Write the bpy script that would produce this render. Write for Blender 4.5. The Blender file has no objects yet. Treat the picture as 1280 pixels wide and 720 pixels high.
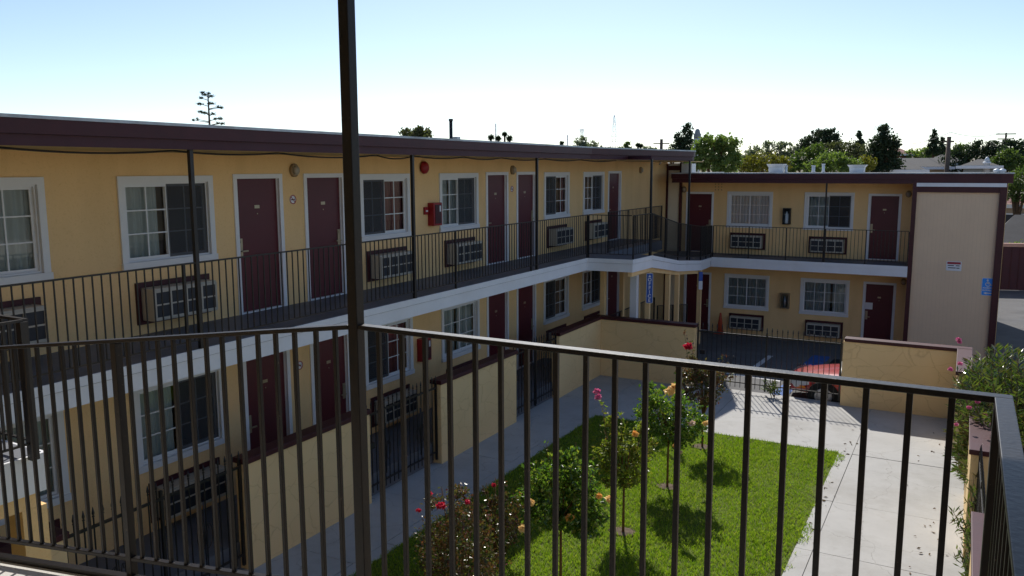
import bpy, math, random
import numpy as np
from mathutils import Vector, Matrix

random.seed(7)
rng = np.random.default_rng(11)
R = math.radians
S = bpy.context.scene
C = S.collection

# ------------------------------------------------------------------ camera, sky, sun, exposure
# world frame: camera eye at the origin, +Y along the long left wing, +X along the right wing's front
FOC, PITCH, ROLL, YAW = 1026.3, 0.1432, -0.0031, 0.5044
cam_d = bpy.data.cameras.new('camera'); cam = bpy.data.objects.new('camera', cam_d); C.objects.link(cam)
cam_d.sensor_width = 36.0; cam_d.lens = FOC / 1280 * 36.0
cam_d.clip_start = 0.05; cam_d.clip_end = 6000
cam.matrix_world = (Matrix.Rotation(YAW, 4, 'Z') @ Matrix.Rotation(math.pi / 2 - PITCH, 4, 'X') @ Matrix.Rotation(ROLL, 4, 'Z'))
S.camera = cam

SUN_EL, SUN_AZ = math.atan2(1, 1.16), math.atan2(-0.50, 1.05)      # azimuth measured from +Y towards +X
W = bpy.data.worlds.new('World'); S.world = W; W.use_nodes = True
nt = W.node_tree; nt.nodes.clear()
sky = nt.nodes.new('ShaderNodeTexSky'); sky.sky_type = 'NISHITA'; sky.sun_disc = False
sky.sun_elevation = SUN_EL; sky.sun_rotation = SUN_AZ
sky.altitude = 0; sky.air_density = 0.74; sky.dust_density = 0.32; sky.ozone_density = 1.2
bg = nt.nodes.new('ShaderNodeBackground'); bg.inputs[1].default_value = 0.092
wo = nt.nodes.new('ShaderNodeOutputWorld')
nt.links.new(sky.outputs[0], bg.inputs[0]); nt.links.new(bg.outputs[0], wo.inputs[0])
sl = bpy.data.lights.new('sun', 'SUN'); sl.energy = 3.45; sl.angle = R(0.53); sl.color = (1.0, 0.95, 0.87)
so = bpy.data.objects.new('sun', sl); C.objects.link(so)
sd = Vector((math.sin(SUN_AZ) * math.cos(SUN_EL), math.cos(SUN_AZ) * math.cos(SUN_EL), math.sin(SUN_EL)))
so.rotation_euler = sd.to_track_quat('Z', 'Y').to_euler(); so.location = sd * 60
S.view_settings.view_transform = 'Standard'; S.view_settings.look = 'None'
S.view_settings.exposure = 0.60; S.view_settings.gamma = 1.0

# ------------------------------------------------------------------ helpers
def at(px, py, D):
    """point on the sight line of a photo pixel (1280 wide) at horizontal distance D metres"""
    u, w = (px - 640) / FOC, (py - 360) / FOC
    cr, sr = math.cos(ROLL), math.sin(ROLL)
    u, w = u * cr + w * sr, -u * sr + w * cr
    yc = math.cos(PITCH) - w * math.sin(PITCH); z = -math.sin(PITCH) - w * math.cos(PITCH)
    X = u * math.cos(YAW) - yc * math.sin(YAW); Y = u * math.sin(YAW) + yc * math.cos(YAW)
    k = D / math.hypot(X, Y)
    return Vector((X * k, Y * k, z * k))

def tag(o, label=None, cat=None, group=None, kind=None):
    if label: o['label'] = label
    if cat: o['category'] = cat
    if group: o['group'] = group
    if kind: o['kind'] = kind
    return o

def thing(name, label, cat, loc=(0, 0, 0), rotz=0.0, group=None):
    o = bpy.data.objects.new(name, None); C.objects.link(o)
    o.location = loc; o.rotation_euler = (0, 0, rotz); o.empty_display_size = 0.2
    return tag(o, label, cat, group)

class MB:
    def __init__(s): s.v = []; s.f = []; s.sm = []
    def add(s, vs, fs, smooth=False):
        b = len(s.v); s.v += [tuple(p) for p in vs]
        for f in fs: s.f.append(tuple(i + b for i in f)); s.sm.append(smooth)
        return s
    def box(s, x0, x1, y0, y1, z0, z1):
        v = [(x0, y0, z0), (x1, y0, z0), (x1, y1, z0), (x0, y1, z0), (x0, y0, z1), (x1, y0, z1), (x1, y1, z1), (x0, y1, z1)]
        return s.add(v, [(3, 2, 1, 0), (4, 5, 6, 7), (0, 1, 5, 4), (1, 2, 6, 5), (2, 3, 7, 6), (3, 0, 4, 7)])
    def hexa(s, b, t):                        # four bottom points and four top points, counter-clockwise from above
        return s.add(list(b) + list(t), [(3, 2, 1, 0), (4, 5, 6, 7), (0, 1, 5, 4), (1, 2, 6, 5), (2, 3, 7, 6), (3, 0, 4, 7)])
    def bar(s, p0, p1, w, h, up=(0, 0, 1)):
        p0, p1 = Vector(p0), Vector(p1); d = (p1 - p0).normalized(); up = Vector(up)
        a = d.cross(up)
        if a.length < 1e-5: a = d.cross(Vector((1, 0, 0)))
        a.normalize(); b = a.cross(d); a *= w / 2; b *= h / 2
        v = [p0 - a - b, p0 + a - b, p0 + a + b, p0 - a + b, p1 - a - b, p1 + a - b, p1 + a + b, p1 - a + b]
        return s.add(v, [(0, 1, 2, 3), (7, 6, 5, 4), (0, 4, 5, 1), (1, 5, 6, 2), (2, 6, 7, 3), (3, 7, 4, 0)])
    def tube(s, pts, r, n=8, caps=True):
        pts = [Vector(p) for p in pts]; k = len(pts)
        rr = r if isinstance(r, (list, tuple)) else [r] * k
        ring = []; vs = []
        ref = None
        for i, p in enumerate(pts):
            d = (pts[min(i + 1, k - 1)] - pts[max(i - 1, 0)]).normalized()
            if ref is None: ref = Vector((1, 0, 0)) if abs(d.x) < 0.8 else Vector((0, 1, 0))
            a = d.cross(ref).normalized(); b = d.cross(a).normalized(); ref = b.cross(d) if False else ref
            for j in range(n):
                t = 2 * math.pi * j / n; vs.append(p + (a * math.cos(t) + b * math.sin(t)) * rr[i])
        fs = []
        for i in range(k - 1):
            for j in range(n):
                fs.append((i * n + j, i * n + (j + 1) % n, (i + 1) * n + (j + 1) % n, (i + 1) * n + j))
        s.add(vs, fs, True)
        if caps:
            b = len(s.v) - len(vs)
            s.f.append(tuple(b + j for j in reversed(range(n)))); s.sm.append(False)
            s.f.append(tuple(b + (k - 1) * n + j for j in range(n))); s.sm.append(False)
        return s
    def lathe(s, c, prof, n=12, sx=1, sy=1, axis='z'):
        vs = []; fs = []; k = len(prof)
        for r, z in prof:
            for j in range(n):
                t = 2 * math.pi * j / n; a, b = r * math.cos(t) * sx, r * math.sin(t) * sy
                p = (a, b, z) if axis == 'z' else (a, z, b)
                vs.append((c[0] + p[0], c[1] + p[1], c[2] + p[2]))
        for i in range(k - 1):
            for j in range(n):
                q = (i * n + j, i * n + (j + 1) % n, (i + 1) * n + (j + 1) % n, (i + 1) * n + j)
                fs.append(q if axis == 'z' else q[::-1])
        s.add(vs, fs, True); b = len(s.v) - len(vs)
        s.f.append(tuple(b + j for j in reversed(range(n)))); s.sm.append(False)
        s.f.append(tuple(b + (k - 1) * n + j for j in range(n))); s.sm.append(False)
        return s
    def prism(s, pts, ext):                   # planar outline pushed along ext
        n = len(pts); e = Vector(ext); a = [Vector(p) for p in pts]
        return s.add(a + [p + e for p in a], [tuple(reversed(range(n))), tuple(range(n, 2 * n))] + [(i, (i + 1) % n, n + (i + 1) % n, n + i) for i in range(n)])
    def build(s, name, m, parent=None, loc=None, rotz=None, bevel=0, fix=True):
        me = bpy.data.meshes.new(name); me.from_pydata(s.v, [], s.f)
        me.polygons.foreach_set('use_smooth', s.sm); me.materials.append(m); me.update()
        if fix:
            import bmesh
            bm = bmesh.new(); bm.from_mesh(me); bmesh.ops.recalc_face_normals(bm, faces=bm.faces); bm.to_mesh(me); bm.free()
        o = bpy.data.objects.new(name, me); C.objects.link(o)
        if parent: o.parent = parent
        if loc: o.location = loc
        if rotz is not None: o.rotation_euler = (0, 0, rotz)
        if bevel:
            md = o.modifiers.new('bevel', 'BEVEL'); md.width = bevel; md.segments = 2; md.limit_method = 'ANGLE'
        return o

def npmesh(name, V, F, m, parent=None, smooth=False):
    """V (n,3), F (k,m) arrays to one mesh object"""
    me = bpy.data.meshes.new(name); n, k, q = len(V), len(F), F.shape[1]
    me.vertices.add(n); me.vertices.foreach_set('co', np.ascontiguousarray(V, dtype=np.float32).ravel())
    me.loops.add(k * q); me.loops.foreach_set('vertex_index', np.ascontiguousarray(F, dtype=np.int32).ravel())
    me.polygons.add(k); me.polygons.foreach_set('loop_start', np.arange(0, k * q, q, dtype=np.int32))
    me.polygons.foreach_set('use_smooth', np.full(k, smooth))
    me.update(calc_edges=True); me.validate(); me.materials.append(m)
    o = bpy.data.objects.new(name, me); C.objects.link(o)
    if parent: o.parent = parent
    return o

def copy_tree(o, parent=None, **kw):
    c = o.copy(); C.objects.link(c); c.parent = parent
    for ch in o.children: copy_tree(ch, c)
    return c

# ------------------------------------------------------------------ materials
def newmat(name):
    m = bpy.data.materials.new(name); m.use_nodes = True
    n = m.node_tree.nodes; return m, n, m.node_tree.links, n['Principled BSDF']

def mat(name, col, rough=0.6, var=0.12, scale=3.0, bump=0.0, bscale=60.0, spec=0.4, metal=0.0, stain=None, stain_amt=0.0, sscale=0.6, coat=0.0, streak=0.0, cracks=0.0):
    m, n, l, p = newmat(name)
    p.inputs['Roughness'].default_value = rough; p.inputs['Metallic'].default_value = metal
    p.inputs['Specular IOR Level'].default_value = spec; p.inputs['Coat Weight'].default_value = coat
    g = n.new('ShaderNodeNewGeometry')
    no = n.new('ShaderNodeTexNoise'); no.inputs['Scale'].default_value = scale; no.inputs['Detail'].default_value = 6; no.inputs['Roughness'].default_value = 0.65
    l.new(g.outputs['Position'], no.inputs['Vector'])
    r = n.new('ShaderNodeValToRGB'); e = r.color_ramp.elements
    e[0].position = 0.3; e[1].position = 0.7
    e[0].color = tuple(max(0, c * (1 - var)) for c in col) + (1,); e[1].color = tuple(c * (1 + var) for c in col) + (1,)
    l.new(no.outputs['Fac'], r.inputs['Fac']); out = r.outputs['Color']
    if stain:
        n2 = n.new('ShaderNodeTexNoise'); n2.inputs['Scale'].default_value = sscale; n2.inputs['Detail'].default_value = 8; n2.inputs['Roughness'].default_value = 0.7
        l.new(g.outputs['Position'], n2.inputs['Vector'])
        r2 = n.new('ShaderNodeValToRGB'); r2.color_ramp.elements[0].position = 0.48; r2.color_ramp.elements[1].position = 0.72
        r2.color_ramp.elements[0].color = (0, 0, 0, 1); r2.color_ramp.elements[1].color = (stain_amt,) * 3 + (1,)
        l.new(n2.outputs['Fac'], r2.inputs['Fac'])
        mx = n.new('ShaderNodeMix'); mx.data_type = 'RGBA'; l.new(r2.outputs['Color'], mx.inputs['Factor'])
        l.new(out, mx.inputs['A']); mx.inputs['B'].default_value = tuple(stain) + (1,); out = mx.outputs['Result']
    def darken(fac_socket, k):
        mz = n.new('ShaderNodeMix'); mz.data_type = 'RGBA'; mz.blend_type = 'MULTIPLY'; l.new(fac_socket, mz.inputs['Factor'])
        l.new(out, mz.inputs['A']); mz.inputs['B'].default_value = (k, k * .97, k * .92, 1); return mz.outputs['Result']
    if streak:
        mp = n.new('ShaderNodeMapping'); mp.inputs['Scale'].default_value = (2.2, 2.2, .5); l.new(g.outputs['Position'], mp.inputs['Vector'])
        n3 = n.new('ShaderNodeTexNoise'); n3.inputs['Scale'].default_value = 1.0; n3.inputs['Detail'].default_value = 5; l.new(mp.outputs[0], n3.inputs['Vector'])
        r3 = n.new('ShaderNodeValToRGB'); r3.color_ramp.elements[0].position = .46; r3.color_ramp.elements[1].position = .74; r3.color_ramp.elements[1].color = (streak,) * 3 + (1,); l.new(n3.outputs['Fac'], r3.inputs['Fac'])
        out = darken(r3.outputs['Color'], .80)
        n4 = n.new('ShaderNodeTexNoise'); n4.inputs['Scale'].default_value = 45; n4.inputs['Detail'].default_value = 2; l.new(g.outputs['Position'], n4.inputs['Vector'])
        r4 = n.new('ShaderNodeValToRGB'); r4.color_ramp.elements[0].position = .55; r4.color_ramp.elements[1].position = .8; l.new(n4.outputs['Fac'], r4.inputs['Fac']); out = darken(r4.outputs['Color'], .90)
    if cracks:
        nz = n.new('ShaderNodeTexNoise'); nz.inputs['Scale'].default_value = 1.6; nz.inputs['Detail'].default_value = 5; l.new(g.outputs['Position'], nz.inputs['Vector'])
        ad = n.new('ShaderNodeVectorMath'); ad.operation = 'MULTIPLY_ADD'; ad.inputs[1].default_value = (.9, .9, .9); l.new(nz.outputs['Color'], ad.inputs[0]); l.new(g.outputs['Position'], ad.inputs[2])
        vo = n.new('ShaderNodeTexVoronoi'); vo.feature = 'DISTANCE_TO_EDGE'; vo.inputs['Scale'].default_value = cracks; l.new(ad.outputs[0], vo.inputs['Vector'])
        r5 = n.new('ShaderNodeValToRGB'); r5.color_ramp.elements[0].position = 0; r5.color_ramp.elements[0].color = (1, 1, 1, 1); r5.color_ramp.elements[1].position = .0035; r5.color_ramp.elements[1].color = (0, 0, 0, 1); l.new(vo.outputs['Distance'], r5.inputs['Fac'])
        out = darken(r5.outputs['Color'], .62)
        n6 = n.new('ShaderNodeTexNoise'); n6.inputs['Scale'].default_value = 5.5; n6.inputs['Detail'].default_value = 9; n6.inputs['Roughness'].default_value = .75; l.new(g.outputs['Position'], n6.inputs['Vector'])
        r6 = n.new('ShaderNodeValToRGB'); r6.color_ramp.elements[0].position = .56; r6.color_ramp.elements[1].position = .70; r6.color_ramp.elements[1].color = (.6, .6, .6, 1); l.new(n6.outputs['Fac'], r6.inputs['Fac']); out = darken(r6.outputs['Color'], .80)
    l.new(out, p.inputs['Base Color'])
    if bump:
        b = n.new('ShaderNodeTexNoise'); b.inputs['Scale'].default_value = bscale; b.inputs['Detail'].default_value = 4
        l.new(g.outputs['Position'], b.inputs['Vector'])
        bp = n.new('ShaderNodeBump'); bp.inputs['Strength'].default_value = bump; bp.inputs['Distance'].default_value = 0.01
        l.new(b.outputs['Fac'], bp.inputs['Height']); l.new(bp.outputs['Normal'], p.inputs['Normal'])
    return m

M = {}
M['stucco'] = mat('stucco', (0.88, 0.605, 0.30), 0.85, 0.04, 1.2, 0.35, 90, 0.2, stain=(0.77, 0.51, 0.245), stain_amt=0.35, streak=0.45)
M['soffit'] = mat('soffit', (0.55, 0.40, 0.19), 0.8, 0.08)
M['maroon'] = mat('maroon_paint', (0.055, 0.009, 0.014), 0.5, 0.18, 2.0, 0.1, 40, 0.4)
M['fasciaL'] = mat('fascia_paint', (0.060, 0.017, 0.026), 0.55, 0.15, 2.5, 0.1, 40, 0.35, stain=(0.09, 0.045, 0.05), stain_amt=0.4)
M['door'] = mat('door_paint', (0.095, 0.011, 0.020), 0.42, 0.10, 1.5, 0.05, 30, 0.45)
M['white'] = mat('white_trim', (0.80, 0.81, 0.84), 0.55, 0.05, 4, 0.05, 40, 0.35, stain=(0.45, 0.43, 0.40), stain_amt=0.3, sscale=2)
M['sash'] = mat('vinyl_sash', (0.74, 0.75, 0.76), 0.4, 0.03)
M['cream'] = mat('cream_panel', (0.68, 0.60, 0.46), 0.75, 0.05, 0.8, 0.0)
M['flash'] = mat('roof_flashing', (0.46, 0.50, 0.53), 0.45, 0.25, 2, 0.2, 15, 0.5, metal=0.3, stain=(0.20, 0.19, 0.18), stain_amt=0.8, sscale=1.6)
M['roofing'] = mat('roofing', (0.42, 0.41, 0.39), 0.9, 0.2, 4, 0.5, 50)
M['iron'] = mat('black_iron', (0.014, 0.013, 0.014), 0.42, 0.3, 8, 0.1, 80, 0.5)
M['concrete'] = mat('concrete', (0.44, 0.435, 0.42), 0.85, 0.06, 1.5, 0.3, 120, 0.2, stain=(0.30, 0.285, 0.26), stain_amt=0.6, sscale=0.9, cracks=0.55)
M['deck'] = mat('deck_coating', (0.60, 0.59, 0.56), 0.8, 0.08, 3, 0.4, 150, 0.25, stain=(0.40, 0.38, 0.35), stain_amt=0.5, sscale=2)
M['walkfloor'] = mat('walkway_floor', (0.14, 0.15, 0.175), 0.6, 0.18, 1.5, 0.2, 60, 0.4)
M['asphalt'] = mat('asphalt', (0.12, 0.12, 0.122), 0.9, 0.2, 1.2, 0.6, 150, 0.3, stain=(0.16, 0.16, 0.16), stain_amt=0.6, sscale=0.35)
M['soil'] = mat('lawn_soil', (0.10, 0.13, 0.028), 0.95, 0.4, 6, 0.6, 60, 0.1)
M['dirt'] = mat('dirt', (0.13, 0.10, 0.075), 0.95, 0.35, 14, 0.8, 50, 0.1)
M['ground'] = mat('ground', (0.24, 0.22, 0.17), 0.95, 0.35, 0.08, 0.3, 4, 0.1)
M['acbody'] = mat('ac_casing', (0.50, 0.47, 0.40), 0.5, 0.06, 5)
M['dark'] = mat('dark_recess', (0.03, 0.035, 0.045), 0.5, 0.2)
M['bark'] = mat('bark', (0.10, 0.065, 0.04), 0.9, 0.3, 12, 0.6, 40, 0.15)
M['rosewood'] = mat('rose_stem', (0.17, 0.095, 0.045), 0.8, 0.3, 30, 0.4, 80, 0.2)
M['red'] = mat('red_enamel', (0.30, 0.012, 0.02), 0.4, 0.08, 4)
M['rubber'] = mat('rubber', (0.018, 0.018, 0.018), 0.8, 0.15)
M['steel'] = mat('steel', (0.45, 0.45, 0.46), 0.35, 0.15, 10, 0, 10, 0.5, metal=0.8)
M['brass'] = mat('lockset', (0.42, 0.36, 0.26), 0.35, 0.1, 10, 0, 10, 0.5, metal=0.7)
M['lampbody'] = mat('lamp_housing', (0.30, 0.22, 0.13), 0.6, 0.1)
M['lens'] = mat('lamp_lens', (0.38, 0.34, 0.28), 0.3, 0.1)
M['signwhite'] = mat('sign_white', (0.72, 0.74, 0.78), 0.4, 0.03)
M['signblue'] = mat('sign_blue', (0.02, 0.30, 0.90), 0.35, 0.03)
M['signdim'] = mat('sign_faded_blue', (0.03, 0.10, 0.42), 0.5, 0.12, 20)
M['signred'] = mat('sign_red', (0.35, 0.03, 0.05), 0.5, 0.05)
M['black'] = mat('black_paint', (0.012, 0.012, 0.013), 0.5, 0.1)
M['linewhite'] = mat('road_white', (0.60, 0.60, 0.60), 0.8, 0.15, 6, stain=(0.10, 0.10, 0.10), stain_amt=0.7, sscale=3)
M['lineblue'] = mat('road_blue', (0.02, 0.10, 0.36), 0.75, 0.2, 4, stain=(0.05, 0.06, 0.09), stain_amt=0.6, sscale=3)
M['cone'] = mat('cone_orange', (0.50, 0.075, 0.03), 0.5, 0.1)
M['shingle'] = mat('grey_shingles', (0.06, 0.059, 0.061), 0.9, 0.18, 1.5, 0.3, 8)
M['housetan'] = mat('house_tan', (0.42, 0.33, 0.24), 0.85, 0.08)
M['housegrey'] = mat('house_grey', (0.30, 0.32, 0.33), 0.85, 0.08)
M['housered'] = mat('house_red', (0.16, 0.055, 0.045), 0.85, 0.1)
M['wood'] = mat('pole_wood', (0.14, 0.10, 0.075), 0.9, 0.2, 4)
M['galv'] = mat('galvanised', (0.62, 0.66, 0.70), 0.5, 0.08, 4, metal=0.2)
M['tower'] = mat('tower_paint', (0.80, 0.80, 0.82), 0.6, 0.05)

# painted iron of the near railing: brown-black, chipped and dull
def railmat():
    m, n, l, p = newmat('rail_paint')
    g = n.new('ShaderNodeNewGeometry')
    a = n.new('ShaderNodeTexNoise'); a.inputs['Scale'].default_value = 9; a.inputs['Detail'].default_value = 8
    b = n.new('ShaderNodeTexNoise'); b.inputs['Scale'].default_value = 70; b.inputs['Detail'].default_value = 3
    for x in (a, b): l.new(g.outputs['Position'], x.inputs['Vector'])
    r = n.new('ShaderNodeValToRGB'); e = r.color_ramp.elements
    e[0].position = 0.35; e[0].color = (0.0045, 0.0035, 0.0038, 1); e[1].position = 0.66; e[1].color = (0.010, 0.0065, 0.005, 1)
    l.new(a.outputs['Fac'], r.inputs['Fac'])
    r2 = n.new('ShaderNodeValToRGB'); r2.color_ramp.elements[0].position = 0.70; r2.color_ramp.elements[1].position = 0.735
    l.new(b.outputs['Fac'], r2.inputs['Fac'])
    mx = n.new('ShaderNodeMix'); mx.data_type = 'RGBA'; l.new(r2.outputs['Color'], mx.inputs['Factor']); l.new(r.outputs['Color'], mx.inputs['A'])
    mx.inputs['B'].default_value = (0.07, 0.05, 0.04, 1); l.new(mx.outputs['Result'], p.inputs['Base Color'])
    p.inputs['Roughness'].default_value = 0.40; p.inputs['Specular IOR Level'].default_value = 0.28
    bp = n.new('ShaderNodeBump'); bp.inputs['Strength'].default_value = 0.25; bp.inputs['Distance'].default_value = 0.003
    l.new(b.outputs['Fac'], bp.inputs['Height']); l.new(bp.outputs['Normal'], p.inputs['Normal'])
    return m
M['rail'] = railmat()

# garden wall: painted fake-stone relief, irregular raised joints
def wallmat():
    m, n, l, p = newmat('flagstone_wall_paint')
    g = n.new('ShaderNodeNewGeometry'); mp = n.new('ShaderNodeMapping'); mp.inputs['Scale'].default_value = (1.7, 1.7, 3.0)
    nz = n.new('ShaderNodeTexNoise'); nz.inputs['Scale'].default_value = 2.2; nz.inputs['Detail'].default_value = 3
    l.new(g.outputs['Position'], nz.inputs['Vector'])
    ad = n.new('ShaderNodeVectorMath'); ad.operation = 'MULTIPLY_ADD'; ad.inputs[1].default_value = (0.35, 0.35, 0.35)
    l.new(nz.outputs['Color'], ad.inputs[0]); l.new(g.outputs['Position'], ad.inputs[2]); l.new(ad.outputs[0], mp.inputs['Vector'])
    v = n.new('ShaderNodeTexVoronoi'); v.feature = 'DISTANCE_TO_EDGE'; v.inputs['Scale'].default_value = 1.0
    l.new(mp.outputs[0], v.inputs['Vector'])
    r = n.new('ShaderNodeValToRGB'); r.color_ramp.elements[0].position = 0.0; r.color_ramp.elements[1].position = 0.022
    l.new(v.outputs['Distance'], r.inputs['Fac'])
    mx = n.new('ShaderNodeMix'); mx.data_type = 'RGBA'; l.new(r.outputs['Color'], mx.inputs['Factor'])
    mx.inputs['A'].default_value = (0.74, 0.535, 0.275, 1)
    n2 = n.new('ShaderNodeTexNoise'); n2.inputs['Scale'].default_value = 1.4; n2.inputs['Detail'].default_value = 7
    l.new(g.outputs['Position'], n2.inputs['Vector'])
    r2 = n.new('ShaderNodeValToRGB'); e = r2.color_ramp.elements; e[0].position = 0.3; e[1].position = 0.75
    e[0].color = (0.82, 0.60, 0.31, 1); e[1].color = (0.88, 0.65, 0.35, 1)
    l.new(n2.outputs['Fac'], r2.inputs['Fac']); l.new(r2.outputs['Color'], mx.inputs['B']); l.new(mx.outputs['Result'], p.inputs['Base Color'])
    p.inputs['Roughness'].default_value = 0.85; p.inputs['Specular IOR Level'].default_value = 0.2
    bp = n.new('ShaderNodeBump'); bp.inputs['Strength'].default_value = 0.28; bp.inputs['Distance'].default_value = 0.02
    l.new(r.outputs['Color'], bp.inputs['Height']); l.new(bp.outputs['Normal'], p.inputs['Normal'])
    return m
M['gwall'] = wallmat()

# vertical-grooved siding for the stair-tower panel
def sidingmat():
    m, n, l, p = newmat('grooved_siding')
    g = n.new('ShaderNodeNewGeometry'); sp = n.new('ShaderNodeSeparateXYZ'); l.new(g.outputs['Position'], sp.inputs[0])
    ml = n.new('ShaderNodeMath'); ml.operation = 'MULTIPLY'; ml.inputs[1].default_value = 9.5; l.new(sp.outputs['X'], ml.inputs[0])
    fr = n.new('ShaderNodeMath'); fr.operation = 'FRACT'; l.new(ml.outputs[0], fr.inputs[0])
    r = n.new('ShaderNodeValToRGB'); r.color_ramp.elements[0].position = 0.03; r.color_ramp.elements[1].position = 0.09; l.new(fr.outputs[0], r.inputs['Fac'])
    no = n.new('ShaderNodeTexNoise'); no.inputs['Scale'].default_value = 0.9; no.inputs['Detail'].default_value = 8; no.inputs['Roughness'].default_value = 0.7
    l.new(g.outputs['Position'], no.inputs['Vector'])
    r2 = n.new('ShaderNodeValToRGB'); e = r2.color_ramp.elements; e[0].position = 0.3; e[1].position = 0.7
    e[0].color = (0.74, 0.545, 0.37, 1); e[1].color = (0.82, 0.61, 0.41, 1); l.new(no.outputs['Fac'], r2.inputs['Fac'])
    mx = n.new('ShaderNodeMix'); mx.data_type = 'RGBA'; l.new(r.outputs['Color'], mx.inputs['Factor'])
    mx.inputs['A'].default_value = (0.70, 0.515, 0.345, 1); l.new(r2.outputs['Color'], mx.inputs['B']); l.new(mx.outputs['Result'], p.inputs['Base Color'])
    bp = n.new('ShaderNodeBump'); bp.inputs['Strength'].default_value = 0.3; bp.inputs['Distance'].default_value = 0.006
    l.new(r.outputs['Color'], bp.inputs['Height']); l.new(bp.outputs['Normal'], p.inputs['Normal']); p.inputs['Roughness'].default_value = 0.8
    return m
M['siding'] = sidingmat()

def glassmat(name, tint=(0.85, 0.9, 0.92)):
    m, n, l, p = newmat(name); n.remove(p)
    t = n.new('ShaderNodeBsdfTransparent'); t.inputs[0].default_value = tint + (1,)
    gl = n.new('ShaderNodeBsdfGlossy'); gl.inputs['Roughness'].default_value = 0.02
    f = n.new('ShaderNodeFresnel'); f.inputs['IOR'].default_value = 1.6
    mx = n.new('ShaderNodeMixShader'); l.new(f.outputs[0], mx.inputs[0]); l.new(t.outputs[0], mx.inputs[1]); l.new(gl.outputs[0], mx.inputs[2])
    l.new(mx.outputs[0], n['Material Output'].inputs['Surface']); return m
M['glass'] = glassmat('window_glass')

def screenmat():
    m, n, l, p = newmat('insect_mesh'); p.inputs['Base Color'].default_value = (0.03, 0.033, 0.04, 1); p.inputs['Roughness'].default_value = 0.6
    t = n.new('ShaderNodeBsdfTransparent'); mx = n.new('ShaderNodeMixShader'); mx.inputs[0].default_value = 0.72
    l.new(t.outputs[0], mx.inputs[1]); l.new(p.outputs[0], mx.inputs[2]); l.new(mx.outputs[0], n['Material Output'].inputs['Surface']); return m
M['screen'] = screenmat()

def clothmat(name, col):
    m, n, l, p = newmat(name); p.inputs['Base Color'].default_value = col + (1,); p.inputs['Roughness'].default_value = 0.9
    t = n.new('ShaderNodeBsdfTranslucent'); t.inputs[0].default_value = col + (1,)
    mx = n.new('ShaderNodeMixShader'); mx.inputs[0].default_value = 0.2
    l.new(p.outputs[0], mx.inputs[1]); l.new(t.outputs[0], mx.inputs[2]); l.new(mx.outputs[0], n['Material Output'].inputs['Surface']); return m
CL = {'pale': clothmat('curtain_pale', (0.62, 0.64, 0.58)), 'blue': clothmat('curtain_white', (0.50, 0.55, 0.60)), 'red': clothmat('russet_reflection_cloth', (0.34, 0.10, 0.09)),  # russet cloth paints in the red reflection of some panes
      'brown': clothmat('curtain_brown', (0.34, 0.22, 0.15)), 'grey': clothmat('curtain_grey', (0.45, 0.48, 0.46))}

def leafmat(name, cols, rough=0.45, trans=0.3, spec=0.5, tint=(1.5, 1.6, 0.6), patch=None):
    """cols: list of colours, one picked per leaf (random per island)"""
    m, n, l, p = newmat(name)
    g = n.new('ShaderNodeNewGeometry'); r = n.new('ShaderNodeValToRGB'); cr = r.color_ramp
    while len(cr.elements) < len(cols): cr.elements.new(0.5)
    for i, c in enumerate(cols): cr.elements[i].position = i / max(1, len(cols) - 1); cr.elements[i].color = tuple(c) + (1,)
    l.new(g.outputs['Random Per Island'], r.inputs['Fac'])
    if patch:                                    # worn, drier patches across the lawn
        no = n.new('ShaderNodeTexNoise'); no.inputs['Scale'].default_value = 1.1; no.inputs['Detail'].default_value = 5; l.new(g.outputs['Position'], no.inputs['Vector'])
        rp = n.new('ShaderNodeValToRGB'); rp.color_ramp.elements[0].position = .50; rp.color_ramp.elements[1].position = .72; rp.color_ramp.elements[1].color = (.7, .7, .7, 1); l.new(no.outputs['Fac'], rp.inputs['Fac'])
        mp = n.new('ShaderNodeMix'); mp.data_type = 'RGBA'; l.new(rp.outputs['Color'], mp.inputs['Factor']); l.new(r.outputs['Color'], mp.inputs['A']); mp.inputs['B'].default_value = patch + (1,); l.new(mp.outputs['Result'], p.inputs['Base Color'])
    else: l.new(r.outputs['Color'], p.inputs['Base Color'])
    p.inputs['Roughness'].default_value = rough; p.inputs['Specular IOR Level'].default_value = spec
    t = n.new('ShaderNodeBsdfTranslucent'); h = n.new('ShaderNodeMix'); h.data_type = 'RGBA'; h.blend_type = 'MULTIPLY'; h.inputs['Factor'].default_value = 1
    l.new(r.outputs['Color'], h.inputs['A']); h.inputs['B'].default_value = tint + (1,); l.new(h.outputs['Result'], t.inputs[0])
    mx = n.new('ShaderNodeMixShader'); mx.inputs[0].default_value = trans
    l.new(p.outputs[0], mx.inputs[1]); l.new(t.outputs[0], mx.inputs[2]); l.new(mx.outputs[0], n['Material Output'].inputs['Surface']); return m
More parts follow.
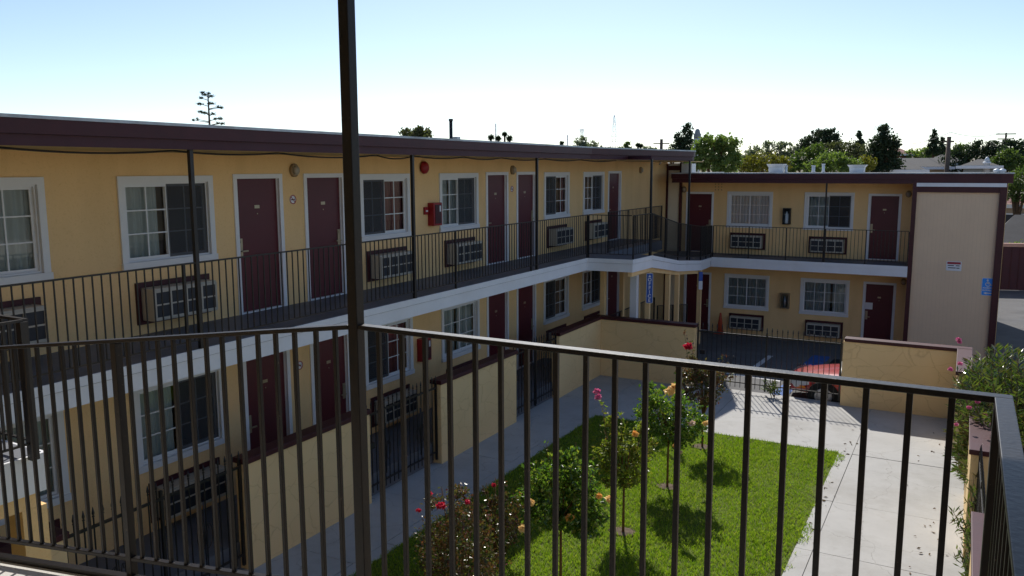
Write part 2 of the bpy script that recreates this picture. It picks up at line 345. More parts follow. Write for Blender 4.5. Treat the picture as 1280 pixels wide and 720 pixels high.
LF = {
 'grass': leafmat('grass_blade', [(0.14, 0.25, 0.022), (0.19, 0.31, 0.028), (0.25, 0.36, 0.035), (0.33, 0.38, 0.09)], 0.5, 0.35, 0.3, patch=(.30, .29, .085)),
 'rose': leafmat('rose_leaf', [(0.05, 0.11, 0.02), (0.08, 0.16, 0.025), (0.12, 0.20, 0.04), (0.24, 0.27, 0.06)], 0.24, 0.45, 0.7),
 'roselight': leafmat('rose_leaf_young', [(0.09, 0.15, 0.025), (0.16, 0.23, 0.035), (0.26, 0.29, 0.05), (0.18, 0.22, 0.04), (0.20, 0.14, 0.05)], 0.35, 0.35, 0.5),
 'rosered': leafmat('rose_leaf_red', [(0.07, 0.09, 0.03), (0.12, 0.08, 0.035), (0.14, 0.045, 0.04), (0.13, 0.14, 0.05), (0.10, 0.12, 0.04), (0.20, 0.07, 0.06)], 0.3, 0.25, 0.6),
 'oleander': leafmat('oleander_leaf', [(0.05, 0.09, 0.025), (0.08, 0.14, 0.03), (0.15, 0.19, 0.05), (0.10, 0.07, 0.045), (0.07, 0.12, 0.03)], 0.26, 0.28, 0.7),
 'tree': leafmat('tree_leaf', [(0.055, 0.09, 0.028), (0.08, 0.125, 0.036), (0.12, 0.16, 0.05)], 0.55, 0.4, 0.3),
 'light': leafmat('tree_leaf_light', [(0.09, 0.14, 0.045), (0.12, 0.18, 0.055), (0.17, 0.22, 0.075)], 0.5, 0.45, 0.3),
 'dark': leafmat('conifer_leaf', [(0.022, 0.038, 0.020), (0.032, 0.052, 0.026), (0.05, 0.075, 0.036)], 0.6, 0.2, 0.25),
 'yellow': leafmat('tree_leaf_yellow', [(0.10, 0.11, 0.02), (0.15, 0.15, 0.025), (0.20, 0.18, 0.03)], 0.55, 0.35, 0.3),
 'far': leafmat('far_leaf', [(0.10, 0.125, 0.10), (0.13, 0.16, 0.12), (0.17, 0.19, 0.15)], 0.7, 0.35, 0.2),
 'olive': leafmat('olive_leaf', [(0.06, 0.07, 0.035), (0.085, 0.095, 0.05), (0.12, 0.13, 0.07)], 0.6, 0.3, 0.2),
}
def petal(name, a, b): return leafmat(name, [a, b], 0.5, 0.3, 0.3, (1.1, 1.1, 1.1))
PT = {'yellow': petal('petal_apricot', (0.92, 0.62, 0.20), (0.95, 0.76, 0.42)), 'orange': petal('petal_orange', (0.90, 0.46, 0.09), (0.92, 0.58, 0.18)),
      'red': petal('petal_red', (0.55, 0.015, 0.05), (0.70, 0.05, 0.10)), 'pink': petal('petal_pink', (0.70, 0.12, 0.30), (0.78, 0.28, 0.46)), 'cream': petal('petal_cream', (0.82, 0.62, 0.46), (0.88, 0.72, 0.56))}

# ------------------------------------------------------------------ fixed dimensions (metres)
XL, XE = -9.479, -8.10            # left wing wall, balcony edge
YR, YE = 28.75, 27.30             # right wing wall, balcony edge
ZF, ZFL = -2.155, -4.90           # left wing floors
ZR, ZRL = -2.91, -5.75            # right wing floors
G = -5.26                         # courtyard paving
LEFT, FRONT = math.pi / 2, 0.0    # rotations of wall-mounted pieces: faces +X, faces -Y

# ------------------------------------------------------------------ ground, lot, path, lawn
def terrain_z(x, y):
    d = math.hypot(x, y); t = min(1, max(0, (d - 52) / 110)); t = t * t * (3 - 2 * t)
    a = math.atan2(x, y); w = 0.6 + 0.4 * math.sin(a * 2 + 1.1)
    return -5.95 + t * (6.2 + 3.0 * w) + max(0, d - 400) * 0.004
V = [(0, 0, -5.95)]; F = []
rad = [20, 40, 52, 60, 70, 82, 96, 112, 130, 150, 175, 210, 260, 340, 480, 800, 1500, 3000]; NA = 96
for r_ in rad:
    for k in range(NA):
        t = 2 * math.pi * k / NA; x, y = r_ * math.sin(t), r_ * math.cos(t); V.append((x, y, terrain_z(x, y)))
for k in range(NA): F.append((0, 1 + (k + 1) % NA, 1 + k))
for i in range(len(rad) - 1):
    for k in range(NA):
        a, b = 1 + i * NA + k, 1 + i * NA + (k + 1) % NA; F.append((a, b, b + NA, a + NA))
tag(MB().add(V, F, True).build('ground', M['ground']), kind='structure')

def lotz(y): return -5.37 - 0.37 * min(1, max(0, (y - 19.4) / 7.6))
mb = MB(); ys = [19.42, 21, 23, 25, 27, 30, 38, 46.5]; xs = [-9.3, -5, 0, 4, 12, 40]
for j in range(len(ys) - 1):
    for i in range(len(xs) - 1):
        mb.add([(xs[i], ys[j], lotz(ys[j])), (xs[i + 1], ys[j], lotz(ys[j])), (xs[i + 1], ys[j + 1], lotz(ys[j + 1])), (xs[i], ys[j + 1], lotz(ys[j + 1]))], [(0, 1, 2, 3)])
tag(mb.build('parking_lot', M['asphalt']), kind='structure')
def stripe(pts): 
    return [(x, y, lotz(y) + 0.005) for x, y in pts]
mw = MB(); mblu = MB()
mw.add(stripe([(-5.02, 22.0), (-4.86, 22.0), (-4.86, 25.3), (-5.02, 25.3)]), [(0, 1, 2, 3)])
mw.add(stripe([(-5.4, 21.72), (-3.95, 21.52), (-3.95, 21.68), (-5.4, 21.88)]), [(0, 1, 2, 3)])
mw.add(stripe([(-0.2, 22.0), (-0.05, 22.0), (-0.05, 25.3), (-0.2, 25.3)]), [(0, 1, 2, 3)])
mblu.add(stripe([(-3.85, 22.4), (-3.42, 22.4), (-3.32, 26.2), (-3.85, 26.2)]), [(0, 1, 2, 3)])
mblu.add(stripe([(-3.85, 19.6), (-3.45, 19.6), (-3.5, 22.4), (-3.78, 22.4)]), [(0, 1, 2, 3)])
mp_ = MB().add(stripe([(-3.3, 22.0), (-1.5, 22.0), (-1.5, 25.9), (-3.2, 25.9)]), [(0, 1, 2, 3)]); tag(mp_.build('parking_lot_patch', mat('dark_asphalt', (.022, .022, .024), .9, .2, 3, .4, 120, .2)), kind='structure')  # darker patch laid over the lot surface
tag(mw.build('parking_lot_markings', M['linewhite']), kind='structure'); tag(mblu.build('parking_lot_blue_markings', M['lineblue']), kind='structure')

# courtyard paving: separate slabs with open joints over a dirty base
mb = MB(); gap = 0.010
def slabs(x0, x1, y0, y1, nx, ny):
    for i in range(nx):
        for j in range(ny):
            a, b = x0 + (x1 - x0) * i / nx, x0 + (x1 - x0) * (i + 1) / nx
            c, d = y0 + (y1 - y0) * j / ny, y0 + (y1 - y0) * (j + 1) / ny
            dz = random.uniform(-0.003, 0.003)
            mb.box(a + gap / 2, b - gap / 2, c + gap / 2, d - gap / 2, G - 0.5, G + dz)
slabs(-8.18, -6.94, -3, 19.2, 1, 10); slabs(-6.94, -6.72, -3, 15.9, 1, 8)
slabs(-6.94, -4.45, 15.9, 19.42, 1, 1); slabs(-4.45, -1.56, 15.9, 19.42, 1, 1); slabs(-1.56, 0.3, 15.9, 19.2, 1, 1)
for y0, y1 in ((13.4, 15.9), (11.45, 13.4), (9.4, 11.45), (7.3, 9.4), (4.5, 7.3), (-3, 4.5)):
    slabs(-1.56, 0.3, y0, y1, 1, 1); slabs(-1.80, -1.56, y0, y1, 1, 1)
tag(mb.build('courtyard_path', M['concrete']), kind='structure')
tag(MB().box(-9.6, 0.5, -3, 19.40, G - 0.6, G - 0.04).build('path_base', M['dirt']), kind='structure')
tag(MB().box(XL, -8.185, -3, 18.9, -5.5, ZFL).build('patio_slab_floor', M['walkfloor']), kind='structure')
tag(MB().box(0.55, 9, -3, 19.4, -5.6, G - 0.02).build('garden_bed_ground', M['dirt']), kind='structure')
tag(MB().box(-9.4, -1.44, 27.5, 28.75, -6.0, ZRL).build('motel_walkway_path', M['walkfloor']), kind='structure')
tag(MB().box(-6.72, -1.80, -3, 15.9, G - 0.3, G - 0.012).build('lawn_soil_ground', M['soil']), kind='structure')

# lawn grass
spots = [(-4.13, 15.0, 0.19), (-4.08, 12.75, 0.17), (-4.10, 10.78, 0.18), (-4.1, 8.65, 0.17)]
N = 130000
gx = rng.uniform(-6.74, -1.66, N); gy = rng.uniform(5.2, 15.92, N)
edge = -1.82 + 0.10 * np.sin(gy * 1.7) + 0.07 * np.sin(gy * 5.3 + 1) + 0.05 * np.sin(gy * 13)
keep = gx < edge + rng.normal(0, 0.05, N)
for sx, sy, sr in spots: keep &= (np.hypot(gx - sx, gy - sy) > sr * rng.uniform(0.55, 1.35, N))
gx, gy = gx[keep], gy[keep]; N = len(gx)
patch = 0.5 + 0.5 * np.sin(gx * 2.3 + np.sin(gy * 1.9)) * np.cos(gy * 1.3 + gx)
h = rng.uniform(0.028, 0.058, N) * (0.8 + 0.45 * patch); wd = rng.uniform(0.003, 0.0062, N)
th = rng.uniform(0, 2 * np.pi, N); ln = rng.uniform(0.1, 0.9, N) * h; lt = rng.uniform(0, 2 * np.pi, N)
V = np.empty((N, 4, 3)); z0 = G - 0.012
V[:, 0] = np.c_[gx - wd * np.cos(th), gy - wd * np.sin(th), np.full(N, z0)]
V[:, 1] = np.c_[gx + wd * np.cos(th), gy + wd * np.sin(th), np.full(N, z0)]
mid = np.c_[gx + ln * 0.35 * np.cos(lt), gy + ln * 0.35 * np.sin(lt), z0 + h * 0.6]
V[:, 2] = mid + np.c_[wd * 0.7 * np.cos(th), wd * 0.7 * np.sin(th), 0 * wd]
V[:, 3] = np.c_[gx + ln * np.cos(lt), gy + ln * np.sin(lt), z0 + h]
tag(npmesh('lawn_grass', V.reshape(-1, 3), np.arange(4 * N).reshape(-1, 4), LF['grass']), 'bright green mown lawn with darker tufts in the courtyard', 'lawn', kind='stuff')
for i, (sx, sy, sr) in enumerate(spots):
    prof = [(sr * 1.25, G - 0.0105), (sr * 0.8, G - 0.002), (sr * 0.4, G - 0.006), (0.01, G + 0.006)]
    o = MB().lathe((sx, sy, 0), prof, 18, 1.0, 0.8).build('planting_circle_ground', M['dirt']); tag(o, kind='structure')

# ------------------------------------------------------------------ wall with openings (local: x right, y inwards, z up)
def wall_sheet(u0, u1, z0, z1, ops, depth=0.15):
    us = sorted({u0, u1, *[o[0] for o in ops], *[o[1] for o in ops]}); zs = sorted({z0, z1, *[o[2] for o in ops], *[o[3] for o in ops]})
    mb = MB()
    for i in range(len(us) - 1):
        for j in range(len(zs) - 1):
            a, b, c, d = us[i], us[i + 1], zs[j], zs[j + 1]; mu, mz = (a + b) / 2, (c + d) / 2
            if any(o[0] < mu < o[1] and o[2] < mz < o[3] for o in ops): continue
            mb.add([(a, 0, c), (b, 0, c), (b, 0, d), (a, 0, d)], [(0, 1, 2, 3)])
    for a, b, c, d in ops:
        mb.add([(a, 0, c), (a, depth, c), (a, depth, d), (a, 0, d)], [(0, 1, 2, 3)]); mb.add([(b, 0, c), (b, 0, d), (b, depth, d), (b, depth, c)], [(0, 1, 2, 3)])
        mb.add([(a, 0, d), (a, depth, d), (b, depth, d), (b, 0, d)], [(0, 1, 2, 3)]); mb.add([(a, 0, c), (b, 0, c), (b, depth, c), (a, depth, c)], [(0, 1, 2, 3)])
    return mb

def make_window(parent, loc, rotz, w, h, cur, dark):
    """loc: centre bottom of the trim on the wall face. cur: (curtain colour, x ranges as fractions); dark: which sash carries the screen"""
    t = 0.085; mb = MB(); a, b = -w / 2, w / 2
    mb.box(a, b, -0.028, 0.012, h - t, h); mb.box(a, a + t, -0.026, 0.012, t, h - t); mb.box(b - t, b, -0.026, 0.012, t, h - t)
    mb.box(a - 0.01, b + 0.01, -0.045, 0.012, 0, t)
    i0, i1, z0, z1 = a + t, b - t, t, h - t; f = 0.035
    mb.box(i0, i1, 0.014, 0.07, z1 - 0.022, z1); mb.box(i0, i1, 0.014, 0.07, z0, z0 + 0.022)
    mb.box(i0, i0 + 0.022, 0.016, 0.07, z0 + 0.022, z1 - 0.022); mb.box(i1 - 0.022, i1, 0.016, 0.07, z0 + 0.022, z1 - 0.022)
    c = 0.0
    for k, (s0, s1) in enumerate(((i0 + 0.022, c + 0.02), (c - 0.02, i1 - 0.022))):
        y0, y1 = (0.028, 0.050) if (k == 0) == (dark != 0) else (0.052, 0.070)
        q0, q1 = z0 + 0.022, z1 - 0.022
        mb.box(s0, s1, y0, y1, q1 - f, q1); mb.box(s0, s1, y0, y1, q0, q0 + f); mb.box(s0, s0 + f, y0, y1, q0 + f, q1 - f); mb.box(s1 - f, s1, y0, y1, q0 + f, q1 - f)
        m0, m1, n0, n1 = s0 + f, s1 - f, q0 + f, q1 - f; mm = 0.009
        mb.box((m0 + m1) / 2 - mm, (m0 + m1) / 2 + mm, y0 + 0.006, y1 - 0.004, n0, n1)
        for g_ in (1 / 3, 2 / 3):
            zz = n0 + (n1 - n0) * g_; mb.box(m0, (m0 + m1) / 2 - mm, y0 + 0.007, y1 - 0.005, zz - mm, zz + mm); mb.box((m0 + m1) / 2 + mm, m1, y0 + 0.007, y1 - 0.005, zz - mm, zz + mm)
    win = mb.build('window', M['sash'], parent, loc, rotz)
    MB().add([(i0, 0.0725, z0), (i1, 0.0725, z0), (i1, 0.0725, z1), (i0, 0.0725, z1)], [(0, 1, 2, 3)]).build('pane', M['glass'], win)
    if dark is not None:
        s0, s1 = (i0 + 0.02, c) if dark == 0 else (c, i1 - 0.02)
        MB().add([(s0, 0.024, z0 + .02), (s1, 0.024, z0 + .02), (s1, 0.024, z1 - .02), (s0, 0.024, z1 - .02)], [(0, 1, 2, 3)]).build('insect_screen', M['screen'], win)
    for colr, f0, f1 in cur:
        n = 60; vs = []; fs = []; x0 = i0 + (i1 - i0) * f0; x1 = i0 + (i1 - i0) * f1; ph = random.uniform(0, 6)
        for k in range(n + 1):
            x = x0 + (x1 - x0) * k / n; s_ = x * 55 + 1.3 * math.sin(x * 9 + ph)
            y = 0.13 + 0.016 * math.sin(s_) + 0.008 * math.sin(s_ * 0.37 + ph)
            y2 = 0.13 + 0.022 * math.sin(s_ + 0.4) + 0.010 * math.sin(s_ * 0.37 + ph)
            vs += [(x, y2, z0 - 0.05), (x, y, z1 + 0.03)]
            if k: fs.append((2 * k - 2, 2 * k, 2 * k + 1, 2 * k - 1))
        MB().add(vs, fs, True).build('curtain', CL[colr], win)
    return win

def make_door(parent, loc, rotz, w, h, side, plate=True):
    """loc: centre bottom of the frame on the wall face; side: -1 handle at left, +1 at right"""
    t = 0.07; a, b = -w / 2, w / 2
    leaf = MB().box(a + t, b - t, 0.045, 0.085, 0.02, h - t)
    d = leaf.build('door', M['door'], parent, loc, rotz, bevel=0.004)
    fr = MB().box(a, b, -0.022, 0.03, h - t, h).box(a, a + t, -0.020, 0.03, 0.0, h - t).box(b - t, b, -0.020, 0.03, 0.0, h - t)
    fr.box(a + t, a + t + 0.012, 0.03, 0.10, 0.03, h - t).box(b - t - 0.012, b - t, 0.03, 0.10, 0.03, h - t)
    fr.box(a + t, b - t, -0.01, 0.11, 0.0, 0.019)
    fr.build('door_frame', M['white'], d)
    x = (a + t + 0.06) if side < 0 else (b - t - 0.06)
    hb = MB().box(x - 0.036, x + 0.036, 0.030, 0.046, 0.86, 1.14).bar((x, 0.0, 0.95), (x - side * 0.11, 0.0, 0.95), 0.02, 0.022).bar((x, 0.03, 0.95), (x, -0.01, 0.95), 0.02, 0.02)
    hb.lathe((x, 0.030, 1.09), [(0.016, 0.002), (0.016, -0.014)], 10, axis='y')
    hb.build('handle', M['brass'], d)
    if plate:
        MB().box(-0.05, 0.05, 0.040, 0.0455, 1.58, 1.63).lathe((0, 0.040, 1.5), [(0.010, 0.003), (0.010, -0.004)], 8, axis='y').build('number_plate', M['brass'], d)
    return d

# ------------------------------------------------------------------ LEFT WING
LW = thing('motel_wing', 'long yellow two-storey motel wing with white-edged balcony receding along the left of the courtyard', 'building', (XL, 12, ZFL))
LO = Vector((XL, 12, ZFL))
def LL(u, z, d=0.0): return Vector((XL + d, u, z)) - LO           # wall point in the wing's local frame
dz2 = ZFL - ZF
wins = [('A', 4.31, 5.825), ('B', 6.778, 8.292), ('C', 11.560, 13.056), ('D', 14.089, 15.613), ('E', 18.857, 20.378), ('F', 21.307, 22.821), ('Z', -3.0, -1.5)]
doors = [(8.673, 9.667, -1), (10.148, 11.154, 1), (15.96, 16.98, -1), (17.39, 18.42, 1), (23.15, 24.21, -1), (1.39, 2.41, -1), (2.85, 3.85, 1)]
ops = []
for _, a, b in wins:
    for dz in (0, dz2): ops.append((a + 0.08, b - 0.08, -1.19 + dz, -0.15 + dz))
for a, b, _ in doors:
    for dz in (0, dz2): ops.append((a + 0.065, b - 0.065, ZF + dz, -0.118 + dz))
w = wall_sheet(-5, 28.74, -5.5, 0.30, ops)
w.v = [tuple(Vector((-y, x, z)) + Vector((XL, 0, 0)) - LO) for x, y, z in w.v]
w.build('wall', M['stucco'], LW, fix=False)
def wbox(mb, x0, x1, y0, y1, z0, z1): return mb.box(x0 - LO.x, x1 - LO.x, y0 - LO.y, y1 - LO.y, z0 - LO.z, z1 - LO.z)
m_ = MB(); wbox(m_, -14.6, -14.45, -5, 28.74, -5.5, 0.28); wbox(m_, -14.45, XL - 0.16, -5, -4.85, -5.5, 0.28); wbox(m_, -14.45, XL - 0.16, 28.55, 28.74, -5.5, 0.28)
wbox(m_, -14.45, XL - 0.16, -4.85, 28.55, -2.42, -2.17); wbox(m_, -14.45, XL - 0.16, -4.85, 28.55, -5.2, -4.92)
for yy in (9.9, 17.18, 24.6, 2.62): wbox(m_, -14.45, XL - 0.16, yy, yy + 0.1, -4.92, -2.42); wbox(m_, -14.45, XL - 0.16, yy, yy + 0.1, -2.17, 0.28)
m_.build('rear_wall', M['stucco'], LW)
curU = {'A': [('pale', 0, .60), ('pale', .62, 1)], 'B': [('pale', 0.0, .44)], 'C': [('red', .5, 1.0)], 'D': [('pale', 0, .30), ('grey', .36, 1)], 'E': [('brown', .40, .78), ('red', .8, 1)], 'F': [('brown', 0, .52)], 'Z': [('pale', 0, 1)]}  # red sheets stand in for a reddish reflection in the glass
curD = {'A': [('pale', 0, .60), ('pale', .62, 1)], 'B': [('pale', 0.0, .46)], 'C': [('red', .5, 1.0)], 'D': [('pale', 0, .46), ('pale', .52, 1)], 'E': [('brown', .45, 1)], 'F': [('brown', 0, .5)], 'Z': [('pale', 0, 1)]}  # red again for the painted reflection, downstairs
drk = {'A': None, 'B': 1, 'C': 0, 'D': 1, 'E': 0, 'F': 1, 'Z': None}
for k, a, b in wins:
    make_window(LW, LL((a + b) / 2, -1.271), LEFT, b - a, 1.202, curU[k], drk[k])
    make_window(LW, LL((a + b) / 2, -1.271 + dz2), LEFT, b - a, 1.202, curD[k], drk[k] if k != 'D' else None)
for a, b, s in doors:
    make_door(LW, LL((a + b) / 2, ZF), LEFT, b - a, 2.102, s); make_door(LW, LL((a + b) / 2, ZFL), LEFT, b - a, 2.102, s)

# roof with an outward-raked end over the ramp, in plan (X, Y)
plan = [(-8.0, -5), (-8.0, 18.5), (-7.1, 23.9), (-7.12, 24.15), (-8.0, 26.6), (-8.75, 28.9), (-15, 28.9), (-15, -5)]
def ring_prism(pl, z0, z1, o=LO):
    return MB().prism([(x - o.x, y - o.y, z0 - o.z) for x, y in pl], (0, 0, z1 - z0))
def inset(pl, d):
    return [(x - d if x > -14 else x + d, y) for x, y in pl]
ring_prism(inset(plan, 0.10), 0.262, 0.50).build('roof', M['roofing'], LW)
def strip(pl, z0, z1, thick, off=0.0, o=LO, close=False):
    """vertical board along a plan polyline; thickness to the left side of travel"""
    mb = MB(); n = len(pl)
    P = [Vector((p[0], p[1], 0)) for p in pl]; nor = []
    for i in range(n):
        d0 = (P[i] - P[i - 1]).normalized() if i else (P[1] - P[0]).normalized()
        d1 = (P[i + 1] - P[i]).normalized() if i < n - 1 else d0
        t = (d0 + d1).normalized(); nn = Vector((-t.y, t.x, 0)); nn /= max(0.5, nn.dot(Vector((-d1.y, d1.x, 0)))); nor.append(nn)
    zz0 = z0 if isinstance(z0, (list, tuple)) else [z0] * n; zz1 = z1 if isinstance(z1, (list, tuple)) else [z1] * n
    for i in range(n - 1):
        a0, a1 = P[i] - nor[i] * off, P[i + 1] - nor[i + 1] * off; b0, b1 = a0 + nor[i] * thick, a1 + nor[i + 1] * thick
        f = lambda p, z: (p.x - o.x, p.y - o.y, z - o.z)
        mb.hexa([f(a0, zz0[i]), f(a1, zz0[i + 1]), f(b1, zz0[i + 1]), f(b0, zz0[i])], [f(a0, zz1[i]), f(a1, zz1[i + 1]), f(b1, zz1[i + 1]), f(b0, zz1[i])])
    return mb
edge = plan[:6]
strip(edge, 0.36, 0.505, 0.05).build('fascia', M['maroon'], LW)
strip(edge, 0.245, 0.358, 0.04, -0.035).build('lower_fascia', M['fasciaL'], LW)
strip(edge, 0.507, 0.54, 0.16, 0.012).build('roof_flashing', M['flash'], LW)
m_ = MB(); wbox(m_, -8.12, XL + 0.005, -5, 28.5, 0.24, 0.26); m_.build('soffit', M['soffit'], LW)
# roof posts on the balcony edge, beams over the ramp
for y in (2.3, 6.79, 11.26, 15.79):
    m_ = MB(); wbox(m_, -8.125, -8.075, y - 0.025, y + 0.025, ZF, 0.245); m_.build('roof_post', M['iron'], LW)
m_ = MB(); wbox(m_, -6.96, -6.91, 19.75, 19.80, -2.16, 0.30); m_.build('roof_post', M['iron'], LW)
m_ = MB(); wbox(m_, -7.12, -7.07, 23.5, 23.55, -2.64, 0.25); m_.build('roof_post', M['iron'], LW)
m_ = MB().bar(Vector((-8.05, 20.5, 0.29)) - LO, Vector((-6.91, 19.72, 0.29)) - LO, 0.05, 0.09); m_.build('roof_beam', M['fasciaL'], LW)

# balcony slab, fascia boards
bal = [(-8.10, -5), (-8.10, 18.50), (-6.95, 18.60), (-6.88, 19.80), (-7.05, 22.55), (-7.10, 25.05), (-7.41, 27.22)]
balz = [ZF, ZF, ZF, ZF, -2.565, -2.81, -2.94]
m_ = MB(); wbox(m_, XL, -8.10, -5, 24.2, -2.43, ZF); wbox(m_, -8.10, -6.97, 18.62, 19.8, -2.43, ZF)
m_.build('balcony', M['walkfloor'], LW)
m_ = MB()
for i in range(3, 6):
    a, b = bal[i], bal[i + 1]; f = lambda x, y, z: (x - LO.x, y - LO.y, z - LO.z)
    m_.hexa([f(-8.10, a[1], balz[i] - .25), f(a[0] - .02, a[1], balz[i] - .25), f(b[0] - .02, b[1], balz[i + 1] - .25), f(-8.10, b[1], balz[i + 1] - .25)],
            [f(-8.10, a[1], balz[i]), f(a[0] - .02, a[1], balz[i]), f(b[0] - .02, b[1], balz[i + 1]), f(-8.10, b[1], balz[i + 1])])
m_.build('ramp', M['walkfloor'], LW)
strip(bal, [z - 0.105 for z in balz], [z - 0.003 for z in balz], 0.04, 0.018).build('balcony_fascia', M['white'], LW)
strip(bal, [z - 0.31 for z in balz], [z - 0.113 for z in balz], 0.04, 0.004).build('lower_balcony_fascia', M['white'], LW)
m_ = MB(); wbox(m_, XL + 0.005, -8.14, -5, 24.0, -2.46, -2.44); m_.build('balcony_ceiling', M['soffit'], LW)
strip([(-6.99, 18.66), (-6.96, 19.80), (-7.13, 22.55), (-7.18, 25.0)], [-2.58, -2.58, -2.98, -3.22], [-2.47, -2.47, -2.87, -3.11], 0.1).build('ramp_beam', M['stucco'], LW)
def column(parent, o, x, y, z0, z1, s, m): 
    MB().box(x - s / 2 - o.x, x + s / 2 - o.x, y - s / 2 - o.y, y + s / 2 - o.y, z0 - o.z, z1 - o.z).build('column', m, parent)
column(LW, LO, -7.27, 19.62, -5.5, -2.46, 0.17, M['white']); column(LW, LO, -6.99, 19.86, -5.5, -2.58, 0.11, M['stucco'])
for x, y, z1 in ((-7.17, 22.0, -2.9), (-7.20, 22.95, -3.0), (-7.2, 25.25, -3.1), (-8.12, 19.6, -2.47), (-8.12, 20.95, -2.47), (-8.12, 22.2, -2.47)):
    column(LW, LO, x, y, -5.5, z1, 0.12, M['stucco'])

# platform at the near end where the ramp from the viewer's walkway arrives
PF = thing('walkway_platform', 'white-edged walkway platform on a yellow pier behind the near railing at far left', 'walkway', (-6.3, 2.9, -2.16))
PO = Vector((-6.3, 2.9, -2.16))
def pbox(mb, x0, x1, y0, y1, z0, z1): return mb.box(x0 - PO.x, x1 - PO.x, y0 - PO.y, y1 - PO.y, z0 - PO.z, z1 - PO.z)
m_ = MB(); pbox(m_, -8.06, -6.19, -1, 3.61, -2.44, -2.16); m_.build('slab', M['walkfloor'], PF)
strip([(-6.17, -1), (-6.17, 3.63), (-8.05, 3.63)], -2.262, -2.165, 0.03, 0.010, PO).build('fascia_board', M['white'], PF)
strip([(-6.17, -1), (-6.17, 3.63), (-8.05, 3.63)], -2.47, -2.265, 0.03, 0.0, PO).build('lower_fascia_board', M['white'], PF)
m_ = MB(); pbox(m_, -6.40, -6.22, -1, 3.58, -2.60, -2.445); m_.build('beam', M['stucco'], PF)
m_ = MB(); pbox(m_, -6.41, -6.215, 3.44, 3.635, -5.5, -2.60); m_.build('pier', M['stucco'], PF)

# the near side of the courtyard, outside the photograph: near wing carries the walkway, pale side block is added for bounce; both show in the glass
NB = bpy.data.objects.new('motel_near_building', None); C.objects.link(NB); NB['kind'] = 'structure'
m_ = MB(); m_.box(-14, 2.2, -7, -1.35, -5.9, 1.6); m_.build('near_wall', M['stucco'], NB)
m_ = MB(); m_.box(2.6, 9, -1.3, 16.5, -5.9, -2.3); m_.build('bounce_block_wall', mat('bounce_block_stucco', (.72, .64, .52), .85, .05, 1.2, .2, 60, .2), NB)  # unseen pale block, added to bounce sunlight onto the shaded wings
for y in (3, 6.5, 10, 13.5):
    for z in (ZFL,): make_door(NB, (2.6, y, z), -math.pi / 2, 1.0, 2.1, 1, False)
m_ = MB(); m_.box(2.50, 2.597, -1.3, 16.52, -2.5, -2.25); m_.build('bounce_block_trim', M['maroon'], NB)  # trim of the added bounce block
m_ = MB(); m_.prism([(-7.2, -1.34, 1.35), (1.9, -1.34, 1.35), (1.9, 3.5, 1.35), (-7.2, 3.5, 1.35)], (0, 0, .25)); m_.build('roof', M['roofing'], NB)
m_ = MB(); m_.box(-7.23, 1.93, 3.503, 3.54, 1.33, 1.62); m_.build('roof_trim', M['maroon'], NB)
for x, z in ((-7, ZF), (-4.6, -1.95), (-2.2, -1.535), (-7, ZFL), (-4.6, ZFL), (-2.2, ZFL)): make_door(NB, (x, -1.35, z), math.pi, 1.0, 2.1, 1, False)

# ------------------------------------------------------------------ railings
def railing(name, label, cat, runs, post_every, z_h=1.055, sp=0.105, mtl='iron', base=None, group=None, post_w=0.032, bal_w=0.013):
    """runs: list of ((x,y,z),(x,y,z)) floor-level ends; top rail, bottom rail, each post, one bar panel per bay"""
    o0 = Vector(runs[0][0]); t = thing(name, label, cat, o0, 0, group)
    top = MB(); bot = MB()
    for p, q in runs:
        p, q = Vector(p) - o0, Vector(q) - o0; up = Vector((0, 0, 1)); L = (q - p).length
        top.bar(p + up * z_h, q + up * z_h, 0.034, 0.018); bot.bar(p + up * 0.11, q + up * 0.11, 0.024, 0.014)
        nb = max(1, round(L / post_every))
        for b in range(nb):
            a, c = p.lerp(q, b / nb), p.lerp(q, (b + 1) / nb)
            MB().bar(a + up * (-0.02), a + up * (z_h - 0.009), post_w, post_w).build('post', M[mtl], t)
            m_ = MB(); k = max(2, round((c - a).length / sp))
            for j in range(1, k):
                x = a.lerp(c, j / k); m_.bar(x + up * 0.117, x + up * (z_h - 0.009), bal_w, bal_w, (c - a))
            m_.build('bar_panel', M[mtl], t)
    top.build('top_rail', M[mtl], t); bot.build('bottom_rail', M[mtl], t)
    q = Vector(runs[-1][1]) - o0
    MB().bar(q + Vector((0, 0, -0.02)), q + Vector((0, 0, z_h - 0.009)), post_w, post_w).build('post', M[mtl], t)
    return t
railing('balcony_railing', 'long black iron railing along the upstairs balcony of the left motel wing', 'railing', [((-8.1, 3.62, ZF), (-8.1, 18.5, ZF))], 2.97)
railing('balcony_railing', 'black railing wrapping the balcony corner and ramp where the two wings meet', 'railing',
        [((-8.08, 18.54, ZF), (-6.99, 18.64, ZF)), ((-6.97, 18.68, ZF), (-6.92, 19.78, ZF)), ((-6.92, 19.82, ZF), (-7.08, 22.55, -2.565)), ((-7.08, 22.57, -2.565), (-7.14, 25.05, -2.81)), ((-7.14, 25.07, -2.81), (-7.41, 27.26, -2.93))], 1.4)
railing('balcony_railing', 'black iron railing in front of the upstairs doors of the right motel wing', 'railing', [((-7.38, 27.34, -2.93), (-1.46, 27.34, -2.93))], 1.24)
railing('balcony_railing', 'inner black railing between the balcony end and the ramp beside the white corner panel', 'railing', [((-8.1, 19.85, ZF), (-8.1, 24.1, ZF))], 1.45)
railing('balcony_railing', 'black cornered railing of the near platform at the far left behind the near bars', 'railing', [((-8.0, 3.53, ZF), (-6.10, 3.53, ZF)), ((-6.10, 3.50, ZF), (-6.10, 2.05, ZF))], 1.9, post_w=0.06)
railing('walkway_railing', 'low-level black railing between columns beneath the balcony ramp', 'railing', [((-8.1, 19.3, ZFL), (-8.1, 23.6, ZFL))], 1.45)
